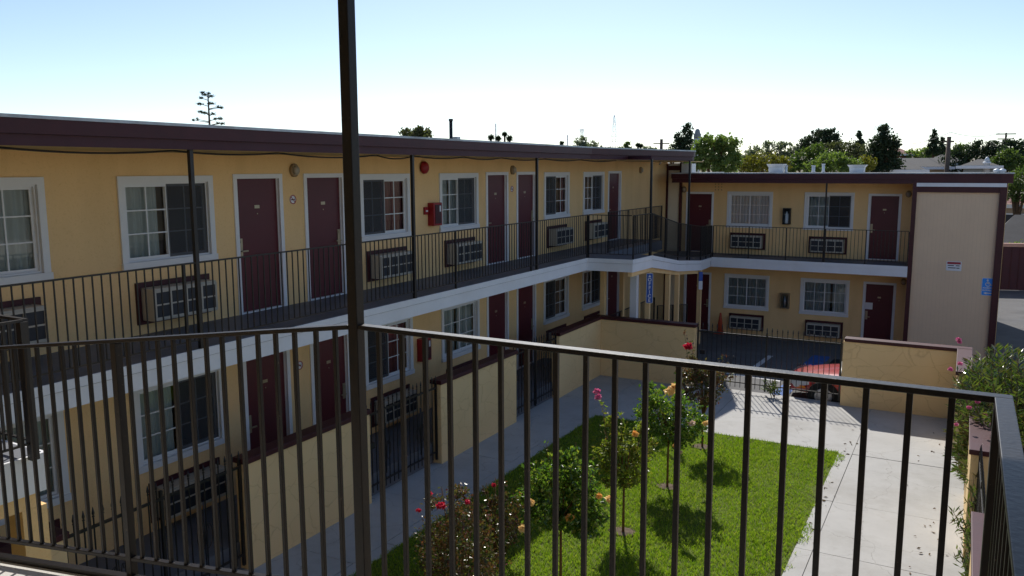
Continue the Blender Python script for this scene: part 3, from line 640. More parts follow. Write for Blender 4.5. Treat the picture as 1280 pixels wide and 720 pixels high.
railing('walkway_railing', 'short black railing at ground level beside the far column with a blue sign', 'railing', [((-8.1, 23.9, -5.2), (-8.1, 27.0, -5.6))], 1.5)

# ------------------------------------------------------------------ RIGHT WING
RO = Vector((-4.5, YR, ZRL))
RW = thing('motel_wing', 'shorter yellow motel wing facing the viewer across the parking lot with maroon doors', 'building', RO)
def RL(x, z): return Vector((x, YR, z)) - RO
dzr = ZRL - ZR
rw = [('P', -7.302, -5.763, 0), ('Q', -4.734, -3.194, 0)]; rdoor = [(-8.764, -7.777, 1), (-2.776, -1.800, -1)]
ops = []
for _, a, b, _ in rw: ops += [(a + .08, b - .08, -1.932, -0.852), (a + .08, b - .08, -4.783, -3.72)]
for a, b, _ in rdoor: ops += [(a + .065, b - .065, ZR, -0.86), (a + .065, b - .065, ZRL, -3.71)]
w = wall_sheet(-9.47, -1.3, -6.0, -0.40, ops)
w.v = [tuple(Vector((x, y + YR, z)) - RO) for x, y, z in w.v]; w.build('wall', M['stucco'], RW, fix=False)
make_window(RW, RL(-6.5325, -2.013), FRONT, 1.539, 1.242, [('blue', 0, 1)], None)
make_window(RW, RL(-3.964, -2.013), FRONT, 1.540, 1.242, [('grey', 0, .5)], 1)
make_window(RW, RL(-6.5325, -4.864), FRONT, 1.539, 1.225, [('grey', 0, 1)], None)
make_window(RW, RL(-3.964, -4.864), FRONT, 1.540, 1.225, [('grey', 0, .62), ('pale', .68, 1)], None)
for a, b, s in rdoor: make_door(RW, RL((a + b) / 2, ZR), FRONT, b - a, 2.112, s); make_door(RW, RL((a + b) / 2, ZRL), FRONT, b - a, 2.108, s)
def rbox(mb, x0, x1, y0, y1, z0, z1): return mb.box(x0 - RO.x, x1 - RO.x, y0 - RO.y, y1 - RO.y, z0 - RO.z, z1 - RO.z)
m_ = MB(); rbox(m_, -14.6, 1.05, 36.0, 36.15, -6, -.4); rbox(m_, 0.92, 1.05, 28.9, 36.0, -6, -.4); rbox(m_, -14.6, -14.45, 28.95, 36, -6, -.4)
rbox(m_, -14.4, 0.9, 28.95, 36, -3.2, -2.93); rbox(m_, -14.4, 0.9, 28.95, 36, -6, -5.77)
for xx in (-5.3, -1.3): rbox(m_, xx, xx + .1, 28.95, 36, -5.77, -3.2); rbox(m_, xx, xx + .1, 28.95, 36, -2.93, -.42)
m_.build('rear_wall', M['stucco'], RW)
m_ = MB(); rbox(m_, -8.85, 1.10, 27.36, 36.3, -0.43, -0.155); m_.build('roof', M['roofing'], RW)
m_ = MB(); rbox(m_, -8.87, -1.44, 27.30, 27.36, -0.315, -0.16); m_.build('fascia', M['maroon'], RW)
m_ = MB(); rbox(m_, -8.85, -1.44, 27.33, 27.36, -0.455, -0.317); m_.build('lower_fascia', M['maroon'], RW)
m_ = MB(); rbox(m_, -8.88, 1.13, 27.285, 27.50, -0.158, -0.122); rbox(m_, -8.90, -8.80, 27.5, 34, -0.158, -0.122); m_.build('roof_flashing', M['flash'], RW)
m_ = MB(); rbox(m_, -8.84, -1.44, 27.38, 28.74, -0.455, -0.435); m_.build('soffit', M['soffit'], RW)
m_ = MB(); rbox(m_, -9.45, -1.42, 27.33, 28.74, -3.19, -2.925); m_.build('balcony', M['walkfloor'], RW)
m_ = MB(); rbox(m_, -7.43, -1.44, 27.285, 27.325, -3.045, -2.93); m_.build('balcony_fascia', M['white'], RW)
m_ = MB(); rbox(m_, -7.42, -1.44, 27.297, 27.328, -3.255, -3.048); m_.build('lower_balcony_fascia', M['white'], RW)
m_ = MB(); rbox(m_, -9.45, -1.44, 27.34, 28.73, -3.215, -3.195); m_.build('balcony_ceiling', M['soffit'], RW)
m_ = MB(); rbox(m_, -3.895, -3.85, 27.36, 27.405, -2.93, -0.45); m_.build('roof_post', M['iron'], RW)
# corner panel between the wings
m_ = MB(); rbox(m_, -9.40, -8.98, 28.63, 28.70, -5.75, -0.04); m_.build('corner_panel', M['cream'], RW)
m_ = MB(); rbox(m_, -9.46, -9.40, 28.58, 28.70, -5.75, 0.20); rbox(m_, -8.98, -8.90, 28.58, 28.70, -5.75, 0.235); rbox(m_, -9.40, -8.98, 28.61, 28.70, -0.04, 0.12); m_.build('corner_trim', M['maroon'], RW)
m_ = MB(); rbox(m_, -9.40, -8.98, 28.60, 28.70, 0.12, 0.20); m_.build('corner_cap', M['white'], RW)
# stair-tower end with grooved siding
m_ = MB(); rbox(m_, -1.36, 0.80, 27.40, 27.47, -6, -0.70); m_.build('siding_panel', M['siding'], RW)
m_ = MB(); rbox(m_, -1.44, -1.32, 27.30, 27.47, -6, -0.165); rbox(m_, 0.80, 0.98, 27.30, 27.47, -6, -0.165); rbox(m_, -1.32, 0.80, 27.33, 27.47, -0.70, -0.535)
rbox(m_, -1.32, 0.80, 27.32, 27.47, -0.425, -0.165); rbox(m_, 0.90, 0.98, 27.47, 29.0, -6, -0.165); rbox(m_, 0.98, 1.11, 27.30, 27.40, -0.42, -0.165); m_.build('tower_trim', M['maroon'], RW)
m_ = MB(); rbox(m_, -1.34, 0.96, 27.285, 27.36, -0.533, -0.427); m_.build('white_band', M['white'], RW)
m_ = MB(); rbox(m_, -1.44, -1.32, 27.47, 28.9, -6, -0.4); m_.build('tower_side_wall', M['stucco'], RW)
m_ = MB(); rbox(m_, -7.80, -7.44, 28.735, 28.748, -0.79, -0.45)
m_.build('vent_plate', M['stucco'], RW)
m_ = MB()
for i in range(3):
    for j in range(3): m_.lathe((-7.73 + .11 * i - RO.x, 28.732 - RO.y, -0.72 + .10 * j - RO.z), [(0.016, 0.002), (0.016, -0.001)], 8, axis='y')
m_.build('vent_hole_grille', M['dark'], RW)

# rooftop fixtures on the right wing (each its own thing)
def roof_box(x, y, w_, h_, label, grp='metal vents on the right wing roof'):
    t = thing('roof_vent', label, 'roof vent', (x, y, -0.155), 0, grp)
    MB().hexa([(-w_ * .38, -w_ * .38, 0), (w_ * .38, -w_ * .38, 0), (w_ * .38, w_ * .38, 0), (-w_ * .38, w_ * .38, 0)], [(-w_ * .40, -w_ * .4, h_ * .62), (w_ * .40, -w_ * .4, h_ * .62), (w_ * .40, w_ * .4, h_ * .62), (-w_ * .40, w_ * .4, h_ * .62)]).build('curb', M['galv'], t)
    MB().hexa([(-w_ * .40, -w_ * .40, h_ * .63), (w_ * .40, -w_ * .40, h_ * .63), (w_ * .40, w_ * .40, h_ * .63), (-w_ * .40, w_ * .40, h_ * .63)], [(-w_ * .52, -w_ * .5, h_), (w_ * .52, -w_ * .5, h_), (w_ * .52, w_ * .5, h_), (-w_ * .52, w_ * .5, h_)]).build('hood', M['galv'], t)
for px, py, w_, lab in ((971, 205, 0.62, 'pale flared metal roof vent at the left on the right wing roof'), (1072, 206, 0.62, 'pale flared metal roof vent nearer the leaning dark evergreen')):
    p = at(px, py, 33.0); roof_box(p.x, p.y, w_, p.z + 0.155, lab)
for px, py, r_, lab in ((983, 207, 0.045, 'short pale vent pipe beside the left flared roof vent'), (1017, 207, 0.06, 'short fat vent pipe, left of a pair on the right wing roof'), (1029.5, 205, 0.05, 'taller slim vent pipe, right of a pair on the right wing roof')):
    p = at(px, py, 33.0); h_ = p.z + .155
    t = thing('vent_pipe', lab, 'vent pipe', (p.x, p.y, -.155), 0, 'vent pipes on the right wing roof')
    MB().lathe((0, 0, 0), [(r_ * 1.5, 0), (r_, h_ * .3), (r_, h_)], 10).build('pipe', M['galv'], t); MB().lathe((0, 0, h_), [(r_ * 1.25, -.03), (r_ * 1.25, .01)], 10).build('collar', M['galv'], t)
for px, lab in ((1246, 'shiny round roof cap above the grooved tower, left of two'), (1253, 'shiny round roof cap above the grooved tower, right of two')):
    p = at(px, 214, 29.6)
    tag(MB().lathe((p.x, p.y, -0.155), [(0.09, 0), (0.07, .04), (0.11, .06), (0.09, .11), (0.02, .14)], 12).build('dome_vent', M['galv']), lab, 'roof cap', 'shiny caps on the tower roof')
# small equipment box on the lower roof by the corner, pipe and box on the left roof
tag(MB().box(-8.86, -8.5, 28.4, 28.9, -0.155, 0.19).build('duct_box', M['galv']), 'pale metal duct box on the lower roof tucked under the left roof end', 'duct box')
p = at(563.5, 149.5, 17.2)
t = thing('flue_pipe', 'thin dark flue pipe rising alone from the left wing roof', 'flue pipe', (p.x, p.y, 0.50)); MB().lathe((0, 0, 0), [(0.07, 0), (0.035, 0.04), (0.035, p.z - 0.5)], 10).build('pipe', M['black'], t); MB().lathe((0, 0, p.z - 0.5), [(0.045, -0.03), (0.045, 0.015)], 10).build('rim', M['black'], t)
p = at(570.5, 171, 17.3)
tag(MB().box(p.x - .06, p.x + .06, p.y - .06, p.y + .06, 0.50, p.z).build('vent_stub', M['flash']), 'short square metal vent stub beside the flue pipe on the left roof', 'vent')

# ------------------------------------------------------------------ wall-mounted things
GA = 'maroon-framed air conditioners in the motel walls'
def air_con(label, loc, rotz):
    t = thing('air_conditioner', label, 'air conditioner', loc, rotz, GA)
    m_ = MB(); a, b, h_ = -0.60, 0.60, 0.56
    m_.box(a, b, -0.03, -0.002, h_ - .07, h_); m_.box(a, b, -0.03, -0.002, 0, .05); m_.box(a, a + .07, -.029, -.002, .05, h_ - .07); m_.box(b - .07, b, -.029, -.002, .05, h_ - .07)
    m_.build('wall_frame', M['maroon'], t)
    MB().box(-.52, .52, -.25, -.003, .055, h_ - .075).build('casing', M['acbody'], t, bevel=0.006)
    MB().box(-.49, .49, -.256, -.252, .085, h_ - .105).build('dark_recess_plate', M['dark'], t)  # flat dark plate paints in the shade of the grille openings
    m_ = MB(); z0, z1 = .075, h_ - .095
    m_.box(-.51, .51, -.272, -.258, z1 - .03, z1); m_.box(-.51, .51, -.272, -.258, z0, z0 + .03)
    for i in range(5):
        x = -.51 + 1.02 * i / 4 - (.0 if 0 < i < 4 else (-.013 if i == 0 else .013)); m_.box(x - .013, x + .013, -.271, -.258, z0 + .03, z1 - .03)
    zc = (z0 + z1) / 2
    m_.box(-.484, .484, -.268, -.259, zc - .010, zc + .010)
    m_.build('grille', M['acbody'], t)
    return t
up = {'A': 'maroon-framed air conditioner upstairs at the left edge, half behind the near railing', 'B': 'maroon-framed air conditioner upstairs under the big two-sash window left of the first door',
      'C': 'maroon-framed air conditioner upstairs just right of the near tall post', 'D': 'maroon-framed air conditioner upstairs below the window with the red cabinet beside it',
      'E': 'maroon-framed air conditioner upstairs below the left one of the paired far windows', 'F': 'maroon-framed air conditioner upstairs below the last window before the far corner door'}
dn = {'A': 'ground-floor air conditioner at far left beside the yellow pier, behind bars', 'B': 'ground-floor air conditioner behind the large iron gate left of the first garden wall', 'C': 'ground-floor air conditioner behind the iron gate right of the tall near post',
      'D': 'ground-floor air conditioner peeping above the garden wall end beside the iron gate', 'E': 'ground-floor air conditioner above the start of the far corner garden wall', 'F': 'ground-floor air conditioner tucked at the garden wall corner under the far window'}
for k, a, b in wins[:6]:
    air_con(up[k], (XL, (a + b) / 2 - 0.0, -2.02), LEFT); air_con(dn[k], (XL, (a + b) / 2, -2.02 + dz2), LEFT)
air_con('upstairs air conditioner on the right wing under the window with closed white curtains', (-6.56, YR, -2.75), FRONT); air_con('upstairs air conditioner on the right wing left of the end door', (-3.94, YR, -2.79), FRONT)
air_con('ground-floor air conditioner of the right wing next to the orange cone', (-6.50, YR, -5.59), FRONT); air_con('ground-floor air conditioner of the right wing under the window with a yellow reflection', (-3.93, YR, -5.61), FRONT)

GLm = 'oval wall lamps on the motel'
def wall_lamp(label, loc, rotz):
    t = thing('wall_lamp', label, 'wall lamp', loc, rotz, GLm)
    MB().lathe((0, 0, 0), [(.085, -.001), (.085, -.05), (.07, -.06)], 16, 1, 1.25, 'y').build('housing', M['lampbody'], t)
    MB().lathe((0, 0, 0), [(.062, -.061), (.060, -.085), (.045, -.105), (.01, -.112)], 16, 1, 1.25, 'y').build('lens', M['lens'], t)
wall_lamp('oval wall lamp high between the first two upstairs doors of the left wing', (XL, 9.93, 0.0), LEFT)
wall_lamp('oval wall lamp high between the middle pair of upstairs doors of the left wing', (XL, 17.18, -.01), LEFT)
wall_lamp('oval wall lamp on the blank end of the left wing beyond its last door', (XL, 25.9, -.03), LEFT)
wall_lamp('dark wall lamp beside the upstairs end door next to the tower siding', (-1.62, YR, -0.80), FRONT)
wall_lamp('dim wall lamp left of the right wing\'s corner door upstairs', (-8.86 + .02, YR, -0.72), FRONT)
wall_lamp('dark wall lamp beside the ground-floor end door under the balcony', (-1.60, YR, -3.58), FRONT)

def no_smoking(label, loc, rotz):
    t = thing('no_smoking_sign', label, 'sign', loc, rotz, 'round no-smoking signs')
    MB().lathe((0, 0, 0), [(.075, -.001), (.075, -.004)], 20, axis='y').build('disc', M['signwhite'], t)
    vs = []; fs = []; n = 24
    for i in range(n):
        a = 2 * math.pi * i / n
        for r_, y in ((.058, -.0042), (.073, -.0042), (.073, -.007), (.058, -.007)): vs.append((r_ * math.cos(a), y, r_ * math.sin(a)))
    for i in range(n):
        for j in range(4): fs.append((4 * i + j, 4 * ((i + 1) % n) + j, 4 * ((i + 1) % n) + (j + 1) % 4, 4 * i + (j + 1) % 4))
    MB().add(vs, fs).bar((-.045, -.0075, .045), (.045, -.0075, -.045), .011, .003, (0, 1, 0)).build('red_ring', M['signred'], t)
    MB().box(-.045, .040, -.0062, -.0043, -.010, .006).bar((.03, -.0052, .012), (.042, -.0052, .030), .005, .002, (0, 1, 0)).build('cigarette_mark', M['black'], t)
no_smoking('round no-smoking sign below the lamp between the first two upstairs doors', (XL, 9.90, -.465), LEFT)
no_smoking('round no-smoking sign below the lamp between the middle upstairs doors', (XL, 17.18, -.455), LEFT)
no_smoking('round no-smoking sign between two ground-floor doors of the left wing', (XL, 9.90, -3.19), LEFT)

t = thing('alarm_bell', 'round maroon fire alarm bell high on the left wing wall', 'alarm bell', (XL, 13.53, 0.045), LEFT)
MB().lathe((0, 0, 0), [(.10, -.001), (.10, -.03)], 20, axis='y').build('backplate', M['maroon'], t); MB().lathe((0, 0, 0), [(.125, -.031), (.122, -.06), (.095, -.09), (.05, -.105), (.012, -.108)], 20, axis='y').build('gong', M['red'], t)
t = thing('fire_alarm_pull', 'small red fire alarm pull box left of the red upstairs cabinet', 'fire alarm', (XL, 13.575, -.81), LEFT)
MB().box(-.055, .055, -.045, -.002, -.075, .075).build('box', M['red'], t, bevel=.005); MB().box(-.032, .032, -.055, -.046, -.02, .012).build('pull_handle', M['signwhite'], t)
def ext_cabinet(label, loc, rotz, m, w_, h_, inner):
    t = thing('extinguisher_cabinet', label, 'extinguisher cabinet', loc, rotz, 'fire extinguisher cabinets')
    a = w_ / 2
    MB().box(-a, a, -.17, -.002, 0, .03).box(-a, a, -.17, -.002, h_ - .03, h_).box(-a, -a + .03, -.17, -.002, .03, h_ - .03).box(a - .03, a, -.17, -.002, .03, h_ - .03).box(-a + .03, a - .03, -.02, -.002, .03, h_ - .03).build('case', m, t)
    MB().lathe((0, -.085, .035), [(.055, 0), (.06, .01), (.06, h_ * .55), (.03, h_ * .63), (.02, h_ * .7), (.03, h_ * .72)], 12).build('extinguisher', inner, t)
    MB().add([(-a + .03, -.155, .03), (a - .03, -.155, .03), (a - .03, -.155, h_ - .03), (-a + .03, -.155, h_ - .03)], [(0, 1, 2, 3)]).build('pane', M['glass'], t)
    return t
def red_cab(label, loc):
    t = thing('extinguisher_cabinet', label, 'extinguisher cabinet', loc, LEFT, 'fire extinguisher cabinets')
    MB().box(-.15, .15, -.15, -.002, 0, .46).build('case', M['red'], t, bevel=.006); MB().box(-.10, .12, -.157, -.151, .04, .42).build('door', M['maroon'], t); MB().box(.05, .10, -.160, -.158, .28, .40).build('sticker', M['signwhite'], t)
red_cab('red fire extinguisher cabinet on the upstairs wall left of a window', (XL, 13.82, -1.115)); red_cab('red fire extinguisher cabinet on the ground-floor wall behind the near bars', (XL, 13.36, -3.815))
ext_cabinet('dark glazed extinguisher cabinet upstairs between the two right wing windows', (-5.27, YR, -1.85), FRONT, M['black'], .25, .54, M['signwhite'])
ext_cabinet('brown glazed extinguisher cabinet at ground level between the two right wing windows', (-5.21, YR, -4.71), FRONT, M['lampbody'], .30, .52, M['steel'])
tag(MB().box(-2.70, -2.47, YR + .030, YR + .034, -4.55, -4.33).build('paper_notice', M['signwhite']), 'white paper notice taped to the ground-floor end door', 'notice')

# ------------------------------------------------------------------ signs
def text_mesh(s, size, m, parent, loc, bold=0.0, name='lettering', rot=(math.pi / 2, 0, 0)):
    c = bpy.data.curves.new(name, 'FONT'); c.body = s; c.size = size; c.align_x = 'CENTER'; c.align_y = 'CENTER'; c.offset = bold; c.extrude = 0.0006
    tmp = bpy.data.objects.new('tmp', c); C.objects.link(tmp)
    me = bpy.data.meshes.new_from_object(tmp.evaluated_get(bpy.context.evaluated_depsgraph_get())); bpy.data.objects.remove(tmp); bpy.data.curves.remove(c)
    me.materials.clear(); me.materials.append(m)
    o = bpy.data.objects.new(name, me); C.objects.link(o); o.parent = parent; o.location = loc; o.rotation_euler = rot; return o
def plate(x0, x1, z0, z1, y0, y1, r_=.04):
    pts = []
    for cx, cz, a0 in ((x1 - r_, z0 + r_, -90), (x1 - r_, z1 - r_, 0), (x0 + r_, z1 - r_, 90), (x0 + r_, z0 + r_, 180)):
        for k in range(5): a = R(a0 + 22.5 * k); pts.append((cx + r_ * math.cos(a), y0, cz + r_ * math.sin(a)))
    return MB().prism(pts, (0, y1 - y0, 0))
t = thing('accessible_sign', 'blue wheelchair-symbol entrance sign with white arrow on the grooved siding', 'sign', (0.70, 27.40, -3.40))
plate(-.17, .17, -.28, .24, -.012, -.002).build('backing_plate', M['signwhite'], t); plate(-.155, .155, -.265, .225, -.0145, -.0125, .03).build('blue_face', M['signblue'], t)
m_ = MB(); vs = []; fs = []; n = 20
m_.lathe((-.02, -.0155, .175), [(.026, .001), (.026, -.001)], 12, axis='y')
m_.bar((-.02, -.0155, .145), (-.012, -.0155, .07), .030, .002, (0, 1, 0)); m_.bar((-.012, -.0155, .075), (.045, -.0155, .072), .026, .002, (0, 1, 0)); m_.bar((.045, -.0155, .075), (.075, -.0155, .022), .026, .002, (0, 1, 0)); m_.bar((.068, -.0155, .025), (.10, -.0155, .035), .018, .002, (0, 1, 0)); m_.bar((-.016, -.0155, .115), (.03, -.0155, .112), .018, .002, (0, 1, 0))
for i in range(15):
    a0, a1 = R(100 + 17 * i), R(100 + 17 * (i + 1)); m_.bar((-.005 + .062 * math.cos(a0), -.0155, .055 + .055 * math.sin(a0)), (-.005 + .062 * math.cos(a1), -.0155, .055 + .055 * math.sin(a1)), .020, .002, (0, 1, 0))
m_.build('wheelchair_mark', M['signwhite'], t)
text_mesh('ACCESSIBLE', .052, M['signwhite'], t, (0, -.0158, -.055), .0022); text_mesh('ENTRANCE', .056, M['signwhite'], t, (0, -.0158, -.125), .0022)
MB().bar((-.04, -.0158, -.205), (.10, -.0158, -.205), .030, .002, (0, 1, 0)).prism([(-.11, -.0168, -.205), (-.035, -.0168, -.24), (-.035, -.0168, -.17)], (0, .002, 0)).build('arrow_mark', M['signwhite'], t)
t = thing('warning_sign', 'small white notice with a red header on the grooved siding', 'sign', (-0.215, 27.40, -2.85))
plate(-.20, .20, -.15, .13, -.010, -.002, .015).build('board', M['signwhite'], t); MB().box(-.175, .175, -.0125, -.0105, .045, .110).build('header', M['signred'], t)
m_ = MB()
for x0, x1, z in ((-.16, .0, .005), (.05, .15, .003), (-.15, .05, -.065), (.07, .15, -.068)): m_.box(x0, x1, -.0125, -.0105, z - .012, z + .012)
m_.build('printed_line', M['black'], t)
t = thing('vertical_sign', 'narrow blue vertical sign with white letters on the corner column under the ramp', 'sign', (-6.93, 19.79, -2.98), R(25))
plate(-.085, .085, -.40, .37, -.022, -.008, .03).build('backing_plate', M['signwhite'], t); plate(-.075, .075, -.39, .36, -.0245, -.0225, .025).build('blue_face', M['signdim'], t)
MB().prism([(-.035, -.027, .27), (.035, -.027, .27), (0, -.027, .33)], (0, .002, 0)).build('arrow_mark', M['signwhite'], t)
for i, ch in enumerate('OFFICE'): text_mesh(ch, .12, M['signwhite'], t, (0, -.026, .20 - .105 * i), .002)
t = thing('vertical_sign', 'narrow blue sign, pale in its lower half, on the column by the far ground-floor door', 'sign', (-7.15, 25.18, -3.45), R(28))
plate(-.06, .06, -.02, .27, -.022, -.008, .02).build('blue_face', M['signdim'], t); plate(-.06, .06, -.29, -.022, -.022, -.008, .02).build('pale_face', M['signwhite'], t)

# ------------------------------------------------------------------ garden walls and gates
def gwall(label, x0, x1, y0, y1, ext=None, ztop=-3.72):
    o = Vector(((x0 + x1) / 2, (y0 + y1) / 2, G)); t = thing('garden_wall', label, 'wall', o, 0, 'low yellow stone-patterned courtyard walls')
    b = MB().box(x0 - o.x, x1 - o.x, y0 - o.y, y1 - o.y, -.4, ztop - .075 - G); e = .025
    c = MB().box(x0 - e - o.x, x1 + e - o.x, y0 - e - o.y, y1 + e - o.y, ztop - .073 - G, ztop - G)
    if ext:
        X0, X1, Y0, Y1 = ext; b.box(X0 - o.x, X1 - o.x, Y0 - o.y, Y1 - o.y, -.4, ztop - .075 - G); c.box(X0 - e - o.x + .05, X1 + e - o.x, Y0 - e - o.y, Y1 + e - o.y, ztop - .073 - G, ztop - G)
    b.build('masonry', M['gwall'], t, bevel=.012); c.build('cap', M['maroon'], t, bevel=.008); return t
gwall('yellow garden wall nearest the viewer, left of the tall near post', -8.20, -8.0, 7.30, 9.85)
gwall('free-standing yellow garden wall between two iron gates right of the tall post', -8.20, -8.0, 11.85, 14.68)
gwall('L-shaped yellow garden wall turning the far left corner of the courtyard', -8.20, -8.0, 16.75, 19.4, (-8.0, -5.55, 19.2, 19.4))
gwall('yellow garden wall at far left beneath the platform, mostly hidden', -8.20, -8.0, 2.5, 4.85)
gwall('L-shaped yellow garden wall right of the front gate, hiding the red car', 0.05, 0.28, 16.97, 19.2, (-2.2, 0.28, 19.2, 19.42))
gwall('yellow garden wall piece beneath the oleander with its cap and end showing', 0.27, 0.50, 12.22, 14.7)
gwall('yellow garden wall at the lower right behind the near corner post', 0.29, 0.52, 7.2, 9.9)

def iron_gate(label, p, q, zb, zt, sp=.115, leaf2=True, group='black spear-topped iron gates'):
    p, q = Vector(p), Vector(q); t = thing('iron_gate', label, 'gate', (p.x, p.y, zb), 0, group)
    d = (q - p); L = d.length; d.normalize(); up = Vector((0, 0, 1)); H = zt - zb
    f = MB(); f.bar(up * H, d * L + up * H, .03, .03); f.bar(up * .18, d * L + up * .18, .025, .025)
    for s_ in (0, L) + ((L / 2,) if leaf2 else ()): f.bar(d * s_ + up * .03, d * s_ + up * (H + .10), .035, .035, d)
    f.build('frame', M['iron'], t)
    g_ = MB(); fi = g_; n = round(L / sp)
    for i in range(n + 1):
        s_ = L * i / n; x = d * s_
        if 0 < i < n: g_.bar(x + up * .06, x + up * (H + .10), .013, .013, d)
        fi.lathe(tuple(x + up * (H + .10)), [(.008, 0), (.016, .012), (.008, .024), (.016, .05), (.003, .12)], 6)
    g_.build('grille', M['iron'], t)
    sc = MB()
    for c in ((L * .25, L * .75) if leaf2 else (L * .5,)):
        for sg in (-1, 1):
            pts = []
            for k in range(17):
                a = k / 16 * 2 * math.pi * 1.15; r_ = .05 + .035 * math.cos(a * .5); pts.append(d * (c + sg * (.045 + r_ * math.sin(a))) + up * (H * .48 + .16 * math.cos(a)))
            sc.tube(pts, .006, 5)
        sc.tube([d * c + up * (H * .2), d * c + up * (H * .82)], .008, 5)
    sc.build('scrollwork', M['iron'], t)
    MB().bar(d * (L * .02) + up * (H * .62), d * (L * .02 + .12) + up * (H * .62), .05, .10).build('latch', M['iron'], t)
    return t
iron_gate('black spear-topped iron gate at lower left, before the nearest garden wall', (-8.09, 4.88, 0), (-8.09, 7.27, 0), -5.22, -3.83)
iron_gate('black spear-topped iron gate just right of the tall near post', (-8.09, 9.88, 0), (-8.09, 11.82, 0), -5.22, -3.85)
iron_gate('black spear-topped iron gate between the free-standing wall and the corner wall', (-8.09, 14.71, 0), (-8.09, 16.72, 0), -5.22, -3.85)
iron_gate('wide black iron gate across the path end, in front of the parking lot', (-5.50, 19.29, 0), (-2.24, 19.29, 0), -5.22, -3.88)
iron_gate('black iron gate behind the oleander between right garden walls', (0.28, 14.74, 0), (0.17, 16.93, 0), -5.22, -3.85)
iron_gate('black iron gate at lower right with spear tips beside the wall end', (0.40, 9.94, 0), (0.38, 12.18, 0), -5.22, -3.85)

# ------------------------------------------------------------------ the near railing, deck and ramp the picture is taken from
DK = -1.535
def floorz(x): return DK if x > -1.735 else DK - 0.138 * (-1.735 - x)
Yn = 2.08
NR = thing('near_railing', 'dark brown iron railing crossing the whole foreground with a tall post', 'railing', (-1.735, Yn, DK)); NO = Vector((-1.735, Yn, DK))
def nz(x, h): return floorz(x) + h
t_ = MB()
def rl(x0, x1, h, w_, hh, mb):
    a, b = Vector((x0, Yn, nz(x0, h))) - NO, Vector((x1, Yn, nz(x1, h))) - NO; mb.bar(a, b, w_, hh)
HT = 1.035
rl(-6.05, -1.756, HT - .009, .036, .015, t_); rl(-1.714, .118, HT - .009, .036, .015, t_)
t_.bar(Vector((.10, Yn - .018, DK + HT - .009)) - NO, Vector((.10, .45, DK + HT - .009)) - NO, .036, .015); t_.build('top_rail', M['rail'], NR, bevel=.002)
b_ = MB(); rl(-6.05, -1.756, .092, .028, .016, b_); rl(-1.714, .09, .092, .028, .016, b_)
b_.bar(Vector((.10, Yn - .01, DK + .092)) - NO, Vector((.10, .45, DK + .092)) - NO, .028, .016); b_.build('bottom_rail', M['rail'], NR, bevel=.002)
MB().box(-.0195, .0195, -.0195, .0195, -.05, 2.88).build('tall_post', M['rail'], NR, bevel=.003)
for x in (-2.985, -4.25, -5.5): MB().box(x - .0165 - NO.x, x + .0165 - NO.x, -.0165, .0165, floorz(x) - NO.z - .03, floorz(x) - NO.z + HT - .018).build('post', M['rail'], NR, bevel=.002)
MB().box(.10 - .0175 - NO.x, .10 + .0175 - NO.x, -.0175, .0175, -.03, HT - .018).build('post', M['rail'], NR, bevel=.002)
MB().box(.10 - .024 - NO.x, .10 + .024 - NO.x, .45 - Yn - .024, .45 - Yn + .024, -.03, HT - .018).build('post', M['rail'], NR, bevel=.002)
balp = MB().box(-.0072, .0072, -.0072, .0072, .101, HT - .017).lathe((0, 0, .1005), [(.0125, 0), (.0115, .003), (.0085, .007)], 8); proto = None
xs_ = [-1.645 + .0915 * i for i in range(19)] + [-1.825 - .0905 * i for i in range(13)] + [-3.075 - .0905 * i for i in range(13)] + [-4.34 - .0905 * i for i in range(12)]
for x in xs_:
    if proto is None: proto = balp.build('baluster', M['rail'], NR, bevel=.0015); o = proto
    else: o = proto.copy(); C.objects.link(o); o.parent = NR
    o.location = (x - NO.x, random.uniform(-.001, .001), floorz(x) - NO.z); o.rotation_euler = (0, random.uniform(-.004, .004), 0)
for i in range(16):
    o = proto.copy(); C.objects.link(o); o.parent = NR; o.location = (.10 - NO.x, -.095 - .0905 * i, 0)
m_ = MB(); m_.box(-1.735, .16, -2.5, 2.045, DK - .22, DK)
m_.hexa([(-6.15, -.6, floorz(-6.15) - .22), (-1.737, -.6, DK - .22), (-1.737, 2.045, DK - .22), (-6.15, 2.045, floorz(-6.15) - .22)], [(-6.15, -.6, floorz(-6.15)), (-1.737, -.6, DK), (-1.737, 2.045, DK), (-6.15, 2.045, floorz(-6.15))])
tag(m_.build('walkway_floor', M['deck']), kind='structure')
m_ = MB(); m_.bar((-6.15, 2.066, floorz(-6.15) - .03), (-1.735, 2.066, DK - .03), .036, .10); m_.bar((-1.735, 2.066, DK - .03), (.14, 2.066, DK - .03), .036, .10)
tag(m_.build('walkway_edge_trim', M['rail']), kind='structure')

# ------------------------------------------------------------------ cables under the left eaves
cb = MB(); ys = [-1, 1.2, 3.0, 4.55, 6.6, 8.3, 10.4, 11.4, 13.0, 14.4, 16.3, 18.2, 20.5]
for a, b in zip(ys[:-1], ys[1:]):
    sg = random.uniform(.02, .055); pts = []
    for k in range(9):
        f = k / 8; pts.append((-8.17 + random.uniform(-.003, .003), a + (b - a) * f, 0.232 - sg * 4 * f * (1 - f)))
    cb.tube(pts, .011, 6)
tag(cb.build('cable', M['black']), 'black cable sagging in loops under the left wing eaves', 'cable')
cb = MB(); pts = [at(824 + 2.0 * math.sin(k * .9), 206 - 2 * k, 27.2 - .0 * k) for k in range(7)]; pts += [at(838 + 4 * k, 192.5 - (1.6 if k % 2 else 0), 27.6) for k in range(7)]
cb.tube(pts, .02, 6); tag(cb.build('cable', M['steel']), 'loose grey cable curling over the left roof end above the corner panel', 'cable')

